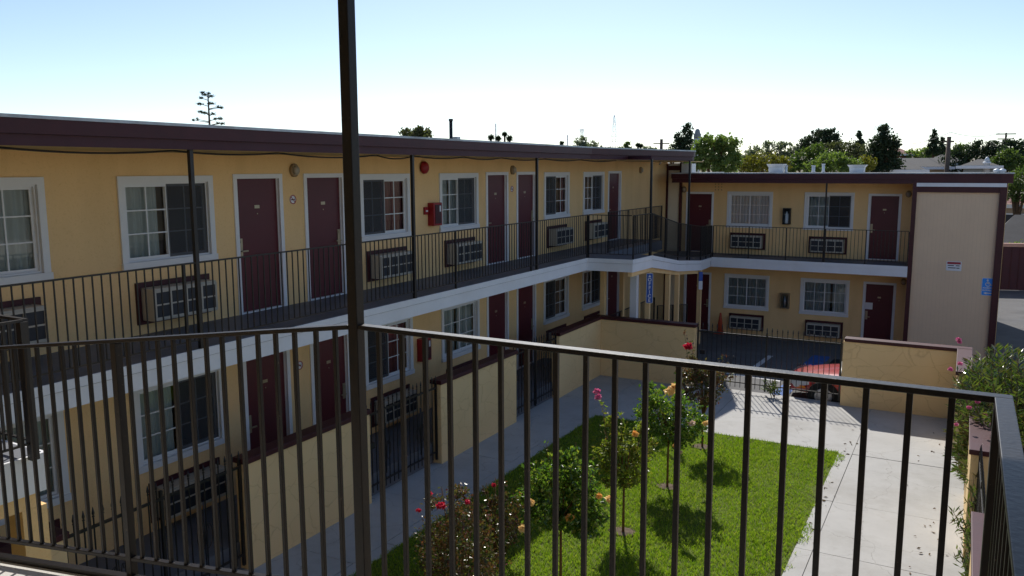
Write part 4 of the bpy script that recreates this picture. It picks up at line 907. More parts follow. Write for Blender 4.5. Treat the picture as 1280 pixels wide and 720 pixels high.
# ------------------------------------------------------------------ foliage helpers
def leaf_mesh(name, P, N, size, m, parent=None, aspect=0.45, droop=None, fold=0.25):
    """diamond leaves: P centres (n,3), N growth directions (n,3)"""
    n = len(P); d = N / np.linalg.norm(N, axis=1, keepdims=True)
    r_ = rng.normal(size=(n, 3)); s_ = np.cross(d, r_); s_ /= np.linalg.norm(s_, axis=1, keepdims=True) + 1e-9; up = np.cross(s_, d)
    L = size * rng.uniform(.65, 1.25, n)[:, None]; Wd = L * aspect
    V = np.empty((n, 4, 3)); V[:, 0] = P - d * L * .5; V[:, 1] = P + s_ * Wd * .5 + up * Wd * fold; V[:, 2] = P + d * L * .5; V[:, 3] = P - s_ * Wd * .5 + up * Wd * fold
    return npmesh(name, V.reshape(-1, 3), np.arange(4 * n).reshape(-1, 4), m, parent)

def shell(n, c, r_, inner=.55):
    """points in an ellipsoid, biased to its outer shell; returns points and outward directions"""
    d = rng.normal(size=(n, 3)); d /= np.linalg.norm(d, axis=1, keepdims=True)
    k = inner + (1 - inner) * rng.random(n) ** .6
    return np.array(c) + d * np.array(r_) * k[:, None], d

def bloom(parent, p, r_, m, name='bloom'):
    P = []; n = 26; d = rng.normal(size=(n, 3)); d[:, 2] = np.abs(d[:, 2]) * .8; d /= np.linalg.norm(d, axis=1, keepdims=True)
    leaf_mesh(name, np.array(p) + d * r_ * .55, np.cross(d, rng.normal(size=(n, 3))), r_ * 1.35, m, parent, .9, None, .35)

def rose(name, label, base, trunk, blobs, n, lm, blooms, lsize=.05, shoots=(), lean=(0, 0), group='rose bushes on the lawn'):
    t = thing(name, label, 'rose bush', base, 0, group); b = Vector(base)
    st = MB(); cx = np.mean([q[0] for q in blobs]); cy = np.mean([q[1] for q in blobs]); zc = min(q[2] for q in blobs)
    if trunk: st.tube([(0, 0, -.05), (lean[0] * .5, lean[1] * .5, trunk * .5), (lean[0], lean[1], trunk)], [.022, .018, .016], 8)
    for k in range(16):
        q = blobs[k % len(blobs)]; e = (q[0] + random.uniform(-.7, .7) * q[3], q[1] + random.uniform(-.7, .7) * q[4], q[2] + random.uniform(.1, .9) * q[5]); s0 = (lean[0], lean[1], trunk) if trunk else (random.uniform(-.06, .06), random.uniform(-.06, .06), 0)
        st.tube([s0, ((s0[0] + e[0]) / 2, (s0[1] + e[1]) / 2, s0[2] + (e[2] - s0[2]) * .6), e], [.010, .007, .003], 5)
    for s in shoots: st.tube([(s[0] * .5, s[1] * .5, zc), s], [.007, .003], 5)
    st.build('stem', M['rosewood'], t)
    tot = sum(q[3] * q[5] for q in blobs); Ps = []; Ds = []
    for q in blobs:
        k = int(n * q[3] * q[5] / tot)
        # twiggy clusters inside the blob rather than an even cloud
        cs, cd = shell(max(6, k // 34), q[:3], q[3:6], .45)
        idx = rng.integers(0, len(cs), k); P = cs[idx] + rng.normal(size=(k, 3)) * np.array(q[3:6]) * .13 * rng.uniform(.5, 1.4, (k, 1)); Ps.append(P); Ds.append(cd[idx] + rng.normal(size=(k, 3)) * .9)
    for s in shoots:
        k = 34; f = rng.uniform(.35, 1, k)[:, None]; Ps.append(np.array([0, 0, zc]) * (1 - f) + np.array(s) * f + rng.normal(size=(k, 3)) * .035); Ds.append(rng.normal(size=(k, 3)))
    leaf_mesh('foliage', np.concatenate(Ps), np.concatenate(Ds), lsize, lm, t, .58)
    for px, py, r_, c in blooms:
        D = math.hypot(b.x, b.y) - .42; p = at(px, py, D) - b; bloom(t, p, r_, PT[c])
    return t
GZ = G - .01
rose('rose_tree', 'standard rose nearest the viewer, round glossy crown with apricot blooms', (-4.1, 8.65, GZ), .95, [(0, 0, 1.35, .50, .48, .40), (-.25, .1, 1.2, .35, .35, .3), (.28, -.05, 1.25, .36, .36, .32), (.05, 0, 1.62, .3, .3, .25)], 5200, LF['rose'],
     [(663, 629, .055, 'yellow'), (654, 662, .06, 'yellow'), (712, 648, .05, 'orange'), (749, 621, .04, 'orange'), (762, 625, .058, 'yellow')], .068, shoots=[(.15, .1, 2.0), (-.2, 0, 1.95), (.45, 0, 1.75)])
rose('rose_tree', 'loose yellow-green standard rose with pink blooms on tall shoots', (-4.10, 10.78, GZ), .75, [(0, 0, 1.1, .42, .4, .32), (-.2, .1, 1.4, .22, .22, .3), (.2, 0, 1.35, .3, .3, .25), (-.1, 0, .85, .3, .3, .2)], 2600, LF['roselight'],
     [(746, 490, .05, 'pink'), (748, 497, .05, 'pink'), (768, 521, .045, 'pink'), (794, 543, .05, 'orange')], .066, shoots=[(-.38, 0, 2.0), (-.1, .1, 1.75), (.25, 0, 1.7)])
rose('rose_tree', 'standard rose with dark round crown and apricot blooms in mid lawn', (-4.08, 12.75, GZ), .80, [(0, 0, 1.22, .52, .50, .45), (-.2, .1, 1.0, .38, .38, .3), (.28, 0, 1.1, .38, .38, .32), (-.1, 0, 1.55, .36, .36, .25)], 4400, LF['rose'],
     [(837, 490, .08, 'yellow'), (843, 484, .07, 'yellow'), (865, 530, .06, 'cream'), (882, 530, .055, 'yellow'), (845, 557, .055, 'orange'), (850, 566, .04, 'cream')], .064, shoots=[(.1, .1, 1.95), (-.45, 0, 1.6)])
rose('rose_tree', 'farthest standard rose, sparse red-brown leaves and one red bloom', (-4.13, 15.0, GZ), .60, [(0, 0, 1.2, .42, .4, .40), (-.25, .1, 1.45, .30, .3, .26), (.22, 0, 1.45, .34, .34, .28), (0, 0, .95, .25, .25, .2)], 2600, LF['rosered'],
     [(861, 434, .085, 'red')], .066, shoots=[(-.42, 0, 2.25), (-.3, .1, 2.0), (.35, 0, 1.85)])
rose('rose_bush', 'bushy red-leaved rose at the bottom of the lawn with red blooms', (-5.0, 7.7, GZ), 0, [(0, 0, .85, .50, .48, .50), (-.05, 0, 1.30, .34, .34, .28), (.2, 0, .55, .46, .46, .40), (-.3, .1, .6, .3, .3, .35)], 4600, LF['rosered'],
     [(551, 633, .055, 'red'), (537, 617, .03, 'red'), (523, 639, .03, 'red'), (584, 628, .035, 'red')], .05, shoots=[(-.42, 0, 1.25), (.25, 0, 1.55)])
rose('rose_bush', 'small dark red-tipped rose bush tucked left of the nearest standard rose', (-5.3, 9.2, GZ), 0, [(0, 0, .62, .36, .36, .36), (-.1, .05, .95, .22, .22, .2), (.15, 0, .45, .3, .3, .3)], 1600, LF['rosered'],
     [(617, 607, .03, 'red'), (650, 618, .03, 'red')], .05)

# oleander and small planting along the right garden wall
OB = Vector((.98, 15.0, G))
t = thing('oleander_bush', 'large oleander with pink flowers spilling over the right garden wall', 'shrub', OB, 0)
st = MB(); Ps = []; Ds = []
for k in range(520):
    a = random.uniform(0, 2 * math.pi); rr = random.random() ** .5; ex, ey = math.cos(a) * rr * 1.05, math.sin(a) * rr * 2.55
    hz = 2.5 * (1 - .25 * rr * rr) * random.uniform(.28, 1.0)
    s0 = (ex * .35, ey * .5, 0); e = (ex, ey, hz); mid = ((s0[0] + e[0]) / 2, (s0[1] + e[1]) / 2, hz * .6); st.tube([s0, mid, e], [.011, .008, .003], 5)
    m_n = 52; f = rng.uniform(.30, 1.02, m_n)[:, None]; P = np.array(mid) + (np.array(e) - np.array(mid)) * ((f - .35) / .65); dirn = np.array(e) - np.array(mid); dirn = dirn / np.linalg.norm(dirn)
    sd_ = rng.normal(size=(m_n, 3)); sd_ -= (sd_ @ dirn)[:, None] * dirn; sd_ /= np.linalg.norm(sd_, axis=1, keepdims=True); Ps.append(P + sd_ * .06); Ds.append(dirn * .8 + sd_)
st.build('stem', M['bark'], t); leaf_mesh('foliage', np.concatenate(Ps), np.concatenate(Ds), .15, LF['oleander'], t, .23)
for px, py in ((1198, 425), (1199, 428), (1222, 503), (1211, 510), (1196, 531), (1231, 519), (1200, 455), (1188, 462)): bloom(t, at(px, py, 13.6) - OB, .036, PT['pink'], 'flower')
def spiky(label, base, hgt, n=10):
    t = thing('wall_plant', label, 'plant', base, 0, 'leafy plants at the foot of the right wall'); st = MB(); Ps = []; Ds = []
    for k in range(n):
        a = random.uniform(0, 6.28); rr = random.uniform(.08, .30); e = np.array((math.cos(a) * rr - .06, math.sin(a) * rr, hgt * random.uniform(.5, 1))); st.tube([(0, 0, 0), tuple(e * .5 + np.array((0, 0, .08))), tuple(e)], [.008, .006, .003], 5)
        q = 22; f = rng.uniform(.4, 1, q)[:, None]; Ps.append(e * f + rng.normal(size=(q, 3)) * .03); Ds.append(e / np.linalg.norm(e) + rng.normal(size=(q, 3)) * .7)
    st.build('stem', M['bark'], t); leaf_mesh('foliage', np.concatenate(Ps), np.concatenate(Ds), .13, LF['oleander'], t, .2)
spiky('leafy plant sprouting at the wall end below the cap, upper one at lower right', (.44, 11.9, G), 1.25, 12); spiky('leafy plant at the lower right, lower of two by the near corner post', (.42, 10.9, G), 1.0, 12); spiky('tall leafy plant leaning over the lower right wall from behind', (.66, 9.9, G), 2.0, 16); spiky('small weedy plant at the foot of the wide gate beside the red car', (-3.62, 19.14, G), .42, 7)
# fallen leaves on the paving
n = 90; P = np.c_[np.where(rng.random(n) < .6, rng.normal(-.05, .25, n), rng.normal(-1.68, .08, n)), rng.uniform(7.5, 18, n), np.full(n, G + .012)]; P = P[P[:, 0] < .26]
o = leaf_mesh('fallen_leaves', P, np.c_[rng.normal(size=(len(P), 2)), np.full(len(P), .08)], .07, leafmat('dry_leaf', [(.10, .06, .03), (.16, .10, .05)], .8, .1, .2), None, .4); tag(o, 'scattered dry brown leaves on the concrete path', 'leaves', kind='stuff')

# ------------------------------------------------------------------ traffic cone, car
t = thing('traffic_cone', 'tall orange traffic cone by the ground-floor air conditioner of the right wing', 'traffic cone', (-7.33, 28.45, ZRL))
MB().box(-.17, .17, -.17, .17, 0, .035).build('base', M['cone'], t, bevel=.006); MB().lathe((0, 0, .036), [(.125, 0), (.03, .70), (.022, .71)], 16).build('cone_body', M['cone'], t)

M['carred'] = mat('car_paint', (.42, .010, .018), .28, .05, 4, spec=.5, coat=1.0); M['headlight'] = mat('headlight_lens', (.75, .76, .78), .12, .05, 20, spec=.6, coat=1); M['amber'] = mat('amber_lens', (.75, .22, .01), .2, .05, spec=.5)
CR = thing('parked_car', 'red parked car nosing out from behind the yellow wall at the gate', 'car', (-1.50, 20.42, lotz(20.4) - .02), R(186))
CR.scale = (.93, .93, .88)
# local frame: +X is the nose; sections along x with half-width and profile heights
sec = [(-2.15, .60, .42, .62), (-2.05, .74, .30, .80), (-1.6, .82, .26, .90), (-.9, .85, .24, .93), (0, .86, .24, .92), (.8, .86, .24, .90), (1.3, .84, .25, .84), (1.75, .78, .27, .74), (2.0, .68, .29, .66), (2.13, .50, .36, .56)]
vs = []; fs = []; npf = 12
for x, hw, zb, zt in sec:
    prof = [(-.86, 0), (-1, .18), (-1.0, .5), (-.97, .78), (-.86, .95), (-.45, 1.0), (.45, 1.0), (.86, .95), (.97, .78), (1.0, .5), (1, .18), (.86, 0)]
    for a, b in prof: vs.append((x, a * hw, zb + (zt - zb) * b))
for i in range(len(sec) - 1):
    for j in range(npf): fs.append((i * npf + j, i * npf + (j + 1) % npf, (i + 1) * npf + (j + 1) % npf, (i + 1) * npf + j))
fs.append(tuple(range(npf))); fs.append(tuple((len(sec) - 1) * npf + j for j in reversed(range(npf))))
ob = MB().add(vs, fs, True).build('body', M['carred'], CR)
md = ob.modifiers.new('sub', 'SUBSURF'); md.levels = 2; md.render_levels = 2
for x in (1.28, -1.35):
    for s_ in (-1, 1):
        MB().lathe((x, s_ * .80, .30), [(.37, -.10), (.37, .10)], 24, axis='y').build('wheel_arch', M['rubber'], CR)
        wv = MB().lathe((x, s_ * .80, .30), [(.22, -.11), (.29, -.10), (.31, -.06), (.31, .06), (.29, .10), (.22, .11)], 24, axis='y').build('wheel', M['rubber'], CR)
        MB().lathe((x, s_ * .80, .30), [(.19, -.112), (.21, -.116), (.21, .116), (.19, .112)], 20, axis='y').build('rim', M['steel'], wv)
cab = [(-1.75, .88), (-1.2, 1.22), (-.75, 1.30), (.05, 1.28), (.95, .88)]
vs = []; fs = []
for x, z in cab:
    k = (z - .88) / .42; vs += [(x, -.74 + .18 * k, z), (x, .74 - .18 * k, z)]
vs2 = [(x, s_ * .76, .86) for x, z in cab for s_ in (-1, 1)]
nq = len(cab)
for i in range(nq - 1): fs.append((2 * i, 2 * i + 1, 2 * i + 3, 2 * i + 2)); fs.append((2 * i, 2 * i + 2, 2 * nq + 2 * i + 2, 2 * nq + 2 * i)); fs.append((2 * i + 1, 2 * nq + 2 * i + 1, 2 * nq + 2 * i + 3, 2 * i + 3))
MB().add(vs + vs2, fs, True).build('windscreen', M['dark'], CR)
MB().box(-1.15, .02, -.52, .52, 1.295, 1.315).build('roof_panel', M['carred'], CR, bevel=.01)
for s_ in (-1, 1):
    m_ = MB(); pts = [(2.10, s_ * .30, .62), (2.15, s_ * .34, .46), (1.95, s_ * .74, .44), (1.62, s_ * .83, .56), (1.66, s_ * .80, .71), (1.93, s_ * .62, .70)]
    c_ = Vector((2.06, s_ * .66, .60)); m_.add(pts + [tuple(c_)], [(i, (i + 1) % 6, 6) for i in range(6)], True); m_.build('headlight', M['headlight'], CR)
    MB().add([(1.985, s_ * .70, .50), (1.96, s_ * .735, .43), (1.70, s_ * .83, .45), (1.72, s_ * .825, .52)], [(0, 1, 2, 3)]).build('turn_lamp', M['amber'], CR)
MB().hexa([(1.98, -.66, .30), (2.17, -.48, .30), (2.17, .48, .30), (1.98, .66, .30)], [(1.98, -.68, .42), (2.18, -.48, .42), (2.18, .48, .42), (1.98, .68, .42)]).build('bumper', M['carred'], CR, bevel=.03)
MB().box(2.09, 2.15, -.28, .28, .44, .52).build('radiator_grille', M['black'], CR)

# ------------------------------------------------------------------ background trees
def tree(name, label, px, D, ytop, blobs, n, lm, lsize, group='trees beyond the motel roofs', trunk_r=.22, cat='tree', inner=.5):
    """blobs: (px offset, py centre, half width px, half height px [, depth m]) read as an elevation seen from the courtyard, then given true depth"""
    k = D / FOC; c = at(px, 212, D); gz = terrain_z(c.x, c.y); t = thing(name, label, cat, (c.x, c.y, gz), 0, group)
    rgt = Vector((math.cos(YAW - math.atan(((px - 640) / FOC)) ), math.sin(YAW - math.atan((px - 640) / FOC)), 0)); fwd = Vector((-rgt.y, rgt.x, 0))
    Ps = []; Ds = []; tot = sum(b[2] * b[3] for b in blobs); st = MB()
    zt = max((212 - b[1]) * k for b in blobs) - gz; zlow = min((212 - b[1] - b[3]) * k for b in blobs) - gz
    st.tube([(0, 0, -.3), (random.uniform(-.1, .1), 0, zt * .4), (random.uniform(-.2, .2), .1, max(zt * .85, .5))], [trunk_r, trunk_r * .75, trunk_r * .25], 8)
    for b in blobs:
        dep = random.uniform(-.35, .35) * b[2] * k; off = rgt * (b[0] * k) + fwd * dep; cz = (212 - b[1]) * k - gz
        cc = (off.x, off.y, cz); rw_, rh = b[2] * k, b[3] * k; q = max(60, int(1.6 * n * b[2] * b[3] / tot))
        st.tube([(0, 0, max(.2, min(zt * .5, cz - rh))), (off.x * .6, off.y * .6, cz - rh * .4), cc], [trunk_r * .5, trunk_r * .35, trunk_r * .12], 6)
        cs, cd = shell(max(8, q // 22), cc, (rw_, rw_, rh), inner); idx = rng.integers(0, len(cs), q); sp_ = .20 * min(rw_, rh) + .05
        Ps.append(cs[idx] + rng.normal(size=(q, 3)) * sp_ * np.array([1, 1, .8])); Ds.append(cd[idx] * .6 + rng.normal(size=(q, 3)))
    st.build('trunk', M['bark'], t); leaf_mesh('crown', np.concatenate(Ps), np.concatenate(Ds), lsize * .85, lm, t, .62)
    return t
def cone_blobs(w_, y0, y1, n, lean=0): return [(lean * (1 - i / (n - 1)), y0 + (y1 - y0) * (i + .3) / n, w_ * (.18 + .82 * i / (n - 1)), (y1 - y0) / n * .75) for i in range(n)]
T = tree
T('broadleaf_tree', 'low round olive tree top over the left roof left of the flue pipe', 521, 70, 160, [(-8, 168, 12, 6), (6, 166, 12, 6), (14, 170, 8, 5), (0, 174, 18, 8)], 1100, LF['olive'], .30)
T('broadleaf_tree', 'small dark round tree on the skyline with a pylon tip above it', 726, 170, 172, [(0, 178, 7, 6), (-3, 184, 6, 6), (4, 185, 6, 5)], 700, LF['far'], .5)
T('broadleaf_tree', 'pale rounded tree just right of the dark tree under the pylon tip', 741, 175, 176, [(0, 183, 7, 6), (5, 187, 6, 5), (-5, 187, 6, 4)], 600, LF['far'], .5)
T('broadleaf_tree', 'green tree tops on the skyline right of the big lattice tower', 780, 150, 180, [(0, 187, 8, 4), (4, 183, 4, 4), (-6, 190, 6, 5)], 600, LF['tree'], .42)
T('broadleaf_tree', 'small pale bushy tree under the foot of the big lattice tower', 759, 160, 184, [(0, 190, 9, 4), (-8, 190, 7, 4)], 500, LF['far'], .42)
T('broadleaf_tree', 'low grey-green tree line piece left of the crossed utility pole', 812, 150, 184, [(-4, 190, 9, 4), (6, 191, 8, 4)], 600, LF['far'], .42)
T('cypress_tree', 'tall dark twin-topped cypress behind the left roof end', 854, 88, 158, [(4, 168, 5, 10), (1, 182, 8, 12), (-7, 176, 4, 9), (-7, 188, 7, 10), (5, 196, 8, 10)], 2200, LF['dark'], .30)
T('broadleaf_tree', 'low dark tree between the utility pole and the twin cypress', 838, 92, 186, [(0, 194, 8, 6), (8, 196, 8, 6)], 700, LF['tree'], .3)
T('broadleaf_tree', 'large airy light-green tree rising behind the corner of the two wings', 893, 55, 170, [(-3, 178, 12, 8), (14, 182, 13, 10), (-18, 188, 10, 9), (2, 194, 13, 10), (22, 198, 9, 10), (-14, 203, 14, 10), (12, 209, 16, 8), (-26, 205, 8, 9)], 2900, LF['light'], .27, inner=.35)
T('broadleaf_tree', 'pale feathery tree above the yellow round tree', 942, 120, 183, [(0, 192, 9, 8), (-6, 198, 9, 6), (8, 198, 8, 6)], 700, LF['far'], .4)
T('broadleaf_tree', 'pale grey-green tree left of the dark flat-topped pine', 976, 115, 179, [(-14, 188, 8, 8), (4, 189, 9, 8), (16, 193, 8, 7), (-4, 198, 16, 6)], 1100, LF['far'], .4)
T('broadleaf_tree', 'rounded yellow-green tree behind the left flared roof vent', 953, 62, 194, [(0, 203, 17, 9), (-14, 207, 14, 8), (16, 206, 14, 7), (26, 206, 10, 6), (0, 212, 26, 7)], 2300, LF['yellow'], .22, inner=.7)
T('pine_tree', 'dark flat-topped pine leaning left on the skyline', 1020, 105, 167, [(2, 174, 10, 6), (14, 173, 8, 6), (-10, 182, 9, 7), (-17, 190, 7, 6), (4, 184, 12, 7), (16, 182, 9, 7)], 2200, LF['dark'], .36, inner=.6)
T('broadleaf_tree', 'mid-green tree in front of the dark flat-topped pine', 1010, 72, 184, [(8, 192, 12, 8), (-6, 200, 14, 9), (-18, 208, 11, 8), (16, 202, 12, 9), (0, 212, 24, 7)], 2100, LF['tree'], .26)
T('broadleaf_tree', 'grey-green rounded tree between the flat pine and the small spire conifer', 1054, 84, 178, [(0, 188, 13, 8), (-14, 192, 10, 8), (13, 192, 11, 8), (0, 200, 22, 9)], 1800, LF['olive'], .28)
T('broadleaf_tree', 'bright green bushy tree directly behind the pair of vent pipes', 1042, 60, 194, [(0, 202, 16, 8), (-14, 208, 13, 7), (16, 207, 14, 7), (0, 213, 26, 6)], 2300, LF['light'], .21, inner=.65)
T('conifer_tree', 'small dark spire-shaped conifer on the skyline left of the leaning evergreen', 1072, 110, 171, cone_blobs(7, 171, 196, 5), 900, LF['dark'], .34)
T('evergreen_tree', 'big dark evergreen leaning right with a ragged top, tallest on the right', 1100, 64, 164, [(2, 172, 6, 7), (8, 180, 9, 8), (-1, 184, 10, 9), (12, 190, 6, 9), (-4, 196, 14, 10), (8, 202, 13, 11), (-9, 210, 14, 8), (6, 213, 15, 8)], 3600, LF['dark'], .26, inner=.55)
T('broadleaf_tree', 'sunlit low bushy tree at the left foot of the leaning evergreen', 1083, 61, 198, [(0, 207, 9, 8), (-6, 212, 10, 6)], 600, LF['yellow'], .2)
T('broadleaf_tree', 'green hedge-like tree between the red house and the tall fir', 1148, 120, 190, [(-8, 197, 9, 6), (6, 196, 9, 6), (16, 199, 7, 5)], 900, LF['light'], .36)
T('fir_tree', 'tall narrow dark fir left of the brown utility pole', 1165, 112, 172, cone_blobs(8, 172, 198, 5), 1100, LF['dark'], .34)
T('fir_tree', 'smaller dark fir touching the brown utility pole', 1176, 114, 180, cone_blobs(7, 180, 199, 4), 700, LF['dark'], .34)
T('broadleaf_tree', 'dark dense tree mass right of the utility pole', 1212, 74, 182, [(12, 189, 13, 7), (-4, 194, 12, 7), (24, 194, 11, 8), (-14, 204, 14, 9), (8, 204, 18, 10), (28, 206, 14, 10)], 2800, LF['dark'], .26, inner=.6)
T('broadleaf_tree', 'lighter green small tree between the two dark masses at right', 1200, 105, 186, [(0, 192, 8, 6), (-6, 196, 7, 5)], 500, LF['tree'], .3)
T('broadleaf_tree', 'dark rounded tree at the right edge under the thin pole', 1268, 82, 183, [(-6, 190, 12, 7), (8, 193, 12, 7), (-14, 198, 10, 8), (12, 202, 14, 9)], 2000, LF['dark'], .28, inner=.6)
T('broadleaf_tree', 'yellow-green shrubby tree in front of the right edge dark tree', 1258, 68, 192, [(0, 200, 11, 8), (-8, 207, 12, 7), (10, 209, 12, 7)], 1200, LF['tree'], .24)
T('broadleaf_tree', 'green bushes filling the gap right of the tower roof', 1276, 56, 208, [(0, 224, 12, 12), (-10, 236, 10, 9), (8, 238, 12, 9)], 1300, LF['tree'], .2)
T('shrub', 'small bright green shrub above the maroon fence end', 1268, 47, 292, [(0, 297, 8, 4), (10, 296, 8, 5)], 400, LF['light'], .13, cat='shrub', group='trees beyond the motel roofs', trunk_r=.03)

# spindly tiered tree above the left roof
D = 46; c = at(265, 212, D); k = D / FOC; gz = terrain_z(c.x, c.y)
t = thing('tiered_tree', 'lone spindly tree with flat tiers of foliage above the left roof', 'tree', (c.x, c.y, gz))
rgt = Vector((math.cos(YAW + .35), math.sin(YAW + .35), 0)); Ps = []; Ds = []; st = MB(); top = at(265, 118, D).z - gz
st.tube([(0, 0, -.2), (0, 0, top * .7), (0, 0, top)], [.14, .07, .03], 8)
for ox, oy, w_ in ((355, 190, 3), (430, 203, 2.4), (372, 222, 3.4), (460, 243, 4), (330, 272, 3.4), (305, 360, 4.6), (455, 350, 5.2), (578, 410, 3.2), (545, 400, 2), (310, 480, 3.4), (365, 495, 4), (470, 508, 3.8), (565, 575, 4), (500, 582, 2), (215, 605, 2), (265, 592, 1.8), (590, 648, 3), (530, 646, 2)):
    px, py = 230 + ox / 12, 100 + oy / 12; o = rgt * ((px - 265) * k) + Vector((0, 0, at(265, py, D).z - gz)); st.tube([(0, 0, o.z - .12), tuple(o * 1.0)], [.022, .010], 5)
    q = int(34 * w_); P = np.array(o) + rng.normal(size=(q, 3)) * np.array([w_ * k * .42, w_ * k * .42, .032]); Ps.append(P); Ds.append(rng.normal(size=(q, 3)) * np.array([1, 1, .4]))
st.build('trunk', M['bark'], t); leaf_mesh('crown', np.concatenate(Ps), np.concatenate(Ds), .085, LF['dark'], t, .4)

def palm(label, px, ytop, D, w_):
    k = D / FOC; c = at(px, 212, D); gz = terrain_z(c.x, c.y); t = thing('palm_tree', label, 'palm tree', (c.x, c.y, gz), 0, 'far palms on the skyline'); h_ = (212 - ytop) * k - gz
    MB().tube([(0, 0, -.2), (0, 0, h_)], [.3, .2], 7).build('trunk', M['bark'], t); q = 260; P, d = shell(q, (0, 0, h_), (w_ * k, w_ * k, w_ * k * .8), .2); leaf_mesh('crown', P, d, 1.0, LF['dark'], t, .16)
for px, y, D, w_, lab in ((614, 173, 190, 3.4, 'squat palm, leftmost of the small group over the left roof'), (623, 174, 190, 2.8, 'squat palm second from left in the skyline palm group'), (631, 169, 190, 2.2, 'tallest thin palm in the skyline palm group'), (637, 174, 190, 3.2, 'broad palm at the right of the skyline palm group'),
                        (797, 183, 190, 1.6, 'thin palm, left one of the pair by the utility pole'), (800.5, 184, 190, 1.6, 'thin palm, right one of the pair by the utility pole'), (702, 180, 190, 1.4, 'tiny lone palm top left of the pylon tip')):
    palm(lab, px, y, D, w_)

def lattice(label, px, ytop, D, wb, wt, arms=()):
    k = D / FOC; c = at(px, 212, D); gz = terrain_z(c.x, c.y); t = thing('lattice_tower', label, 'lattice tower', (c.x, c.y, gz), 0, 'far lattice towers'); h_ = (212 - ytop) * k - gz; m_ = MB(); n = 9; r_ = .020 * D / 100
    def cor(f, i): w_ = wb + (wt - wb) * f; a = R(45 + 90 * i); return Vector((w_ * math.cos(a), w_ * math.sin(a), h_ * f))
    for i in range(4): m_.tube([cor(0, i), cor(1, i)], r_, 5)
    for j in range(n):
        for i in range(4): m_.tube([cor(j / n, i), cor((j + 1) / n, (i + 1) % 4)], r_ * .6, 4); m_.tube([cor((j + 1) / n, i), cor((j + 1) / n, (i + 1) % 4)], r_ * .6, 4)
    m_.build('mast', M['tower'], t)
    for f, L in arms: MB().tube([(-L, 0, h_ * f), (L * .6, 0, h_ * f)], r_ * 1.4, 5).build('crossarm', M['tower'], t)
lattice('tall slim lattice tower tapering to a point on the skyline', 767, 147, 300, 2.2, .2)
lattice('lattice pylon tip with short arms above a dark round tree', 727, 163, 280, .9, .5, ((.995, 1.5), (.965, 1.4), (.935, 1.3)))
lattice('faint thin mast over the skyline palm group', 620, 156, 300, .35, .15); lattice('faint thin mast left of the pylon tip', 709, 170, 300, .3, .15)

def pole(label, px, ytop, D, r_, arms, m=None):
    k = D / FOC; c = at(px, 212, D); gz = terrain_z(c.x, c.y); t = thing('utility_pole', label, 'utility pole', (c.x, c.y, gz), YAW - .3, 'utility poles'); h_ = (212 - ytop) * k - gz
    MB().tube([(0, 0, -.3), (0, 0, h_)], [r_, r_ * .75], 8).build('mast', m or M['wood'], t)
    for dz_, L in arms: MB().box(-L, L, -.06, .06, h_ - dz_ - .06, h_ - dz_ + .06).build('crossarm', m or M['wood'], t)
    return t, Vector((c.x, c.y, gz + h_))
pole('dark crossed utility pole poking over the left roof end', 826, 176, 95, .22, ((.5, .9), (1.2, .9)))
_, pa = pole('tall brown utility pole with a slim top rising behind the grey house roofs', 1183.5, 178, 70, .20, ((.35, .35),)); MB().tube([pa - Vector((.05, 0, .3)), pa + Vector((-.05, 0, .5))], .06, 6)
_, pb = pole('distant utility pole with two crossarms above the right edge tree', 1254, 175, 120, .14, ((.15, 1.1), (.75, .9)))
tag(MB().tube([pa + Vector((0, 0, .35)) + (pb - pa) * f + Vector((0, 0, -2.2 * 4 * f * (1 - f) * .25)) for f in [i / 10 for i in range(11)]], .016, 4).build('power_line', M['black']), 'thin power line strung between the two poles at right', 'power line')
pc = at(1108, 181, 90); tag(MB().tube([pa + Vector((0, 0, .3)) + (pc - pa) * f + Vector((0, 0, -.5 * 4 * f * (1 - f))) for f in [i / 10 for i in range(11)]], .016, 4).build('power_line', M['black']), 'thin power line running left from the brown pole to the leaning evergreen', 'power line')

# turret above the airy tree
D = 90; k = D / FOC; c = at(870.5, 212, D); gz = terrain_z(c.x, c.y)
t = thing('lookout_turret', 'small turret with dark cap and pale base above the airy light-green tree', 'turret', (c.x, c.y, gz), YAW); zt = lambda y: (212 - y) * k - gz
MB().lathe((0, 0, 0), [(4.2 * k, 0), (4.2 * k, zt(176)), (4.0 * k, zt(175.6))], 16).build('base', M['signwhite'], t); MB().lathe((0, 0, 0), [(4.3 * k, zt(175.5)), (4.5 * k, zt(172)), (3.4 * k, zt(169.5)), (2.7 * k, zt(166)), (1.2 * k, zt(164.2))], 16).build('cap', M['housegrey'], t); MB().box(-6.5 * k, 4.8 * k, -.06, .06, zt(171), zt(170)).build('bracket', M['black'], t)

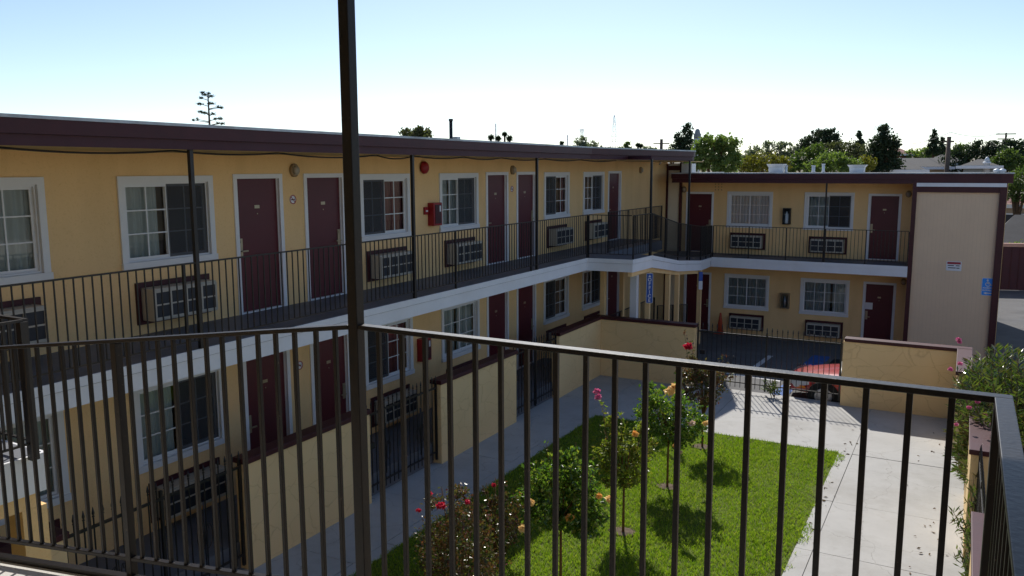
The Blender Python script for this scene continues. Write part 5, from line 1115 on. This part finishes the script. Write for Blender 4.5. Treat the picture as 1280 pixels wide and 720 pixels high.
def house(label, px, D, w_px, y_eave, y_ridge, dep, wm, rm, rot=0.0, wins_=((-.3, .3), (.3, .3)), wall_h=None, group='houses on the slope beyond the motel'):
    k = D / FOC; c = at(px, 212, D); gz = terrain_z(c.x, c.y); ze, zr_ = (212 - y_eave) * k - gz, (212 - y_ridge) * k - gz; hw = w_px * k / 2
    t = thing('house', label, 'house', (c.x, c.y, gz), YAW - math.atan((px - 640) / FOC) + rot, group)
    MB().box(-hw, hw, 0, dep, -.6, ze).build('wall', wm, t)
    e = .45; MB().add([(-hw - e, -e, ze - .12), (hw + e, -e, ze - .12), (hw + e, dep + e, ze - .12), (-hw - e, dep + e, ze - .12), (-hw + .8, dep / 2, zr_), (hw - .8, dep / 2, zr_)], [(0, 1, 5, 4), (1, 2, 5), (2, 3, 4, 5), (3, 0, 4), (3, 2, 1, 0)]).build('roof', rm, t)
    MB().box(-hw - e - .02, hw + e + .02, -e - .06, -e - .005, ze - .22, ze - .02).build('eaves_board', M['white'], t)
    for fx, ww in wins_:
        x = fx * 2 * hw; wv = MB().box(x - ww * 2, x + ww * 2, -.05, -.003, ze - 1.75, ze - .55).build('window', M['white'], t); MB().box(x - ww * 2 + .08, x + ww * 2 - .08, -.06, -.052, ze - 1.67, ze - .63).build('pane', M['dark'], wv)
    return t
house('grey-roofed low house in front, partly hidden by the right wing roof edge', 1130, 64, 36, 213, 204.5, 6, M['housetan'], M['shingle']); house('grey-roofed tan house on the slope, left of the brown pole', 1150, 72, 54, 210, 200, 8, M['housetan'], M['shingle'], .06)
house('blue-grey house with broad grey roof behind the brown pole', 1176, 78, 34, 206, 196.5, 8, M['housegrey'], M['shingle'], -.1); house('red-brown house high on the slope beside the leaning evergreen', 1121, 120, 26, 196, 189, 9, M['housered'], M['housered'], .1, ((-.3, .5), (.25, .5)))
h_ = house('weathered grey house among dark trees right of the pole', 1224, 66, 30, 209, 202, 7, M['housegrey'], M['shingle'])
k = 66 / FOC; c = at(1233, 212, 66); gz = terrain_z(c.x, c.y); t = thing('cupola', 'white domed cupola on the grey house among dark trees', 'cupola', (c.x, c.y, gz)); zt = lambda y: (212 - y) * k - gz
MB().lathe((0, 0, 0), [(3.4 * k, zt(216)), (3.0 * k, zt(207)), (4.2 * k, zt(206.6)), (3.6 * k, zt(205.2))], 8).build('drum', M['signwhite'], t); MB().lathe((0, 0, 0), [(2.6 * k, zt(205.1)), (2.4 * k, zt(203)), (1.4 * k, zt(200.8)), (.2 * k, zt(200))], 12).build('dome', M['galv'], t)
house('pale house with tan walls beyond the maroon fence at the right edge', 1282, 58, 44, 250, 243, 7, M['housetan'], M['housered'], 0, ((-.2, .35), (.2, .4)))
house('low grey-roofed outbuilding just behind the maroon fence', 1292, 50, 62, 294, 264, 6, M['housetan'], M['shingle'], 0, ())

# maroon board fence beyond the tower
p = at(1250, 355, 45.0); q = at(1330, 355, 46.0); p.z = q.z = lotz(46); d = (q - p)
t = thing('board_fence', 'maroon board fence with pale cap across the lot right of the tower', 'fence', p); L = d.length; d.normalize()
p0 = -d * 8; MB().bar(p0 + Vector((0, 0, 1.05)), d * (L + 4) + Vector((0, 0, 1.05)), .09, 2.05).build('board_panel', M['maroon'], t); MB().bar(p0 + Vector((0, 0, 2.16)), d * (L + 4) + Vector((0, 0, 2.16)), .26, .16).build('cap', mat('pink_cap', (.50, .30, .24), .8, .1), t)
m_ = MB()
for i in range(40): x = p0 + d * (i * .35) + Vector((0, 0, 1.05)); m_.bar(x + Vector((0, -.06, -1.0)), x + Vector((0, -.06, 1.0)), .02, .02)
m_.build('batten_trim', M['maroon'], t)
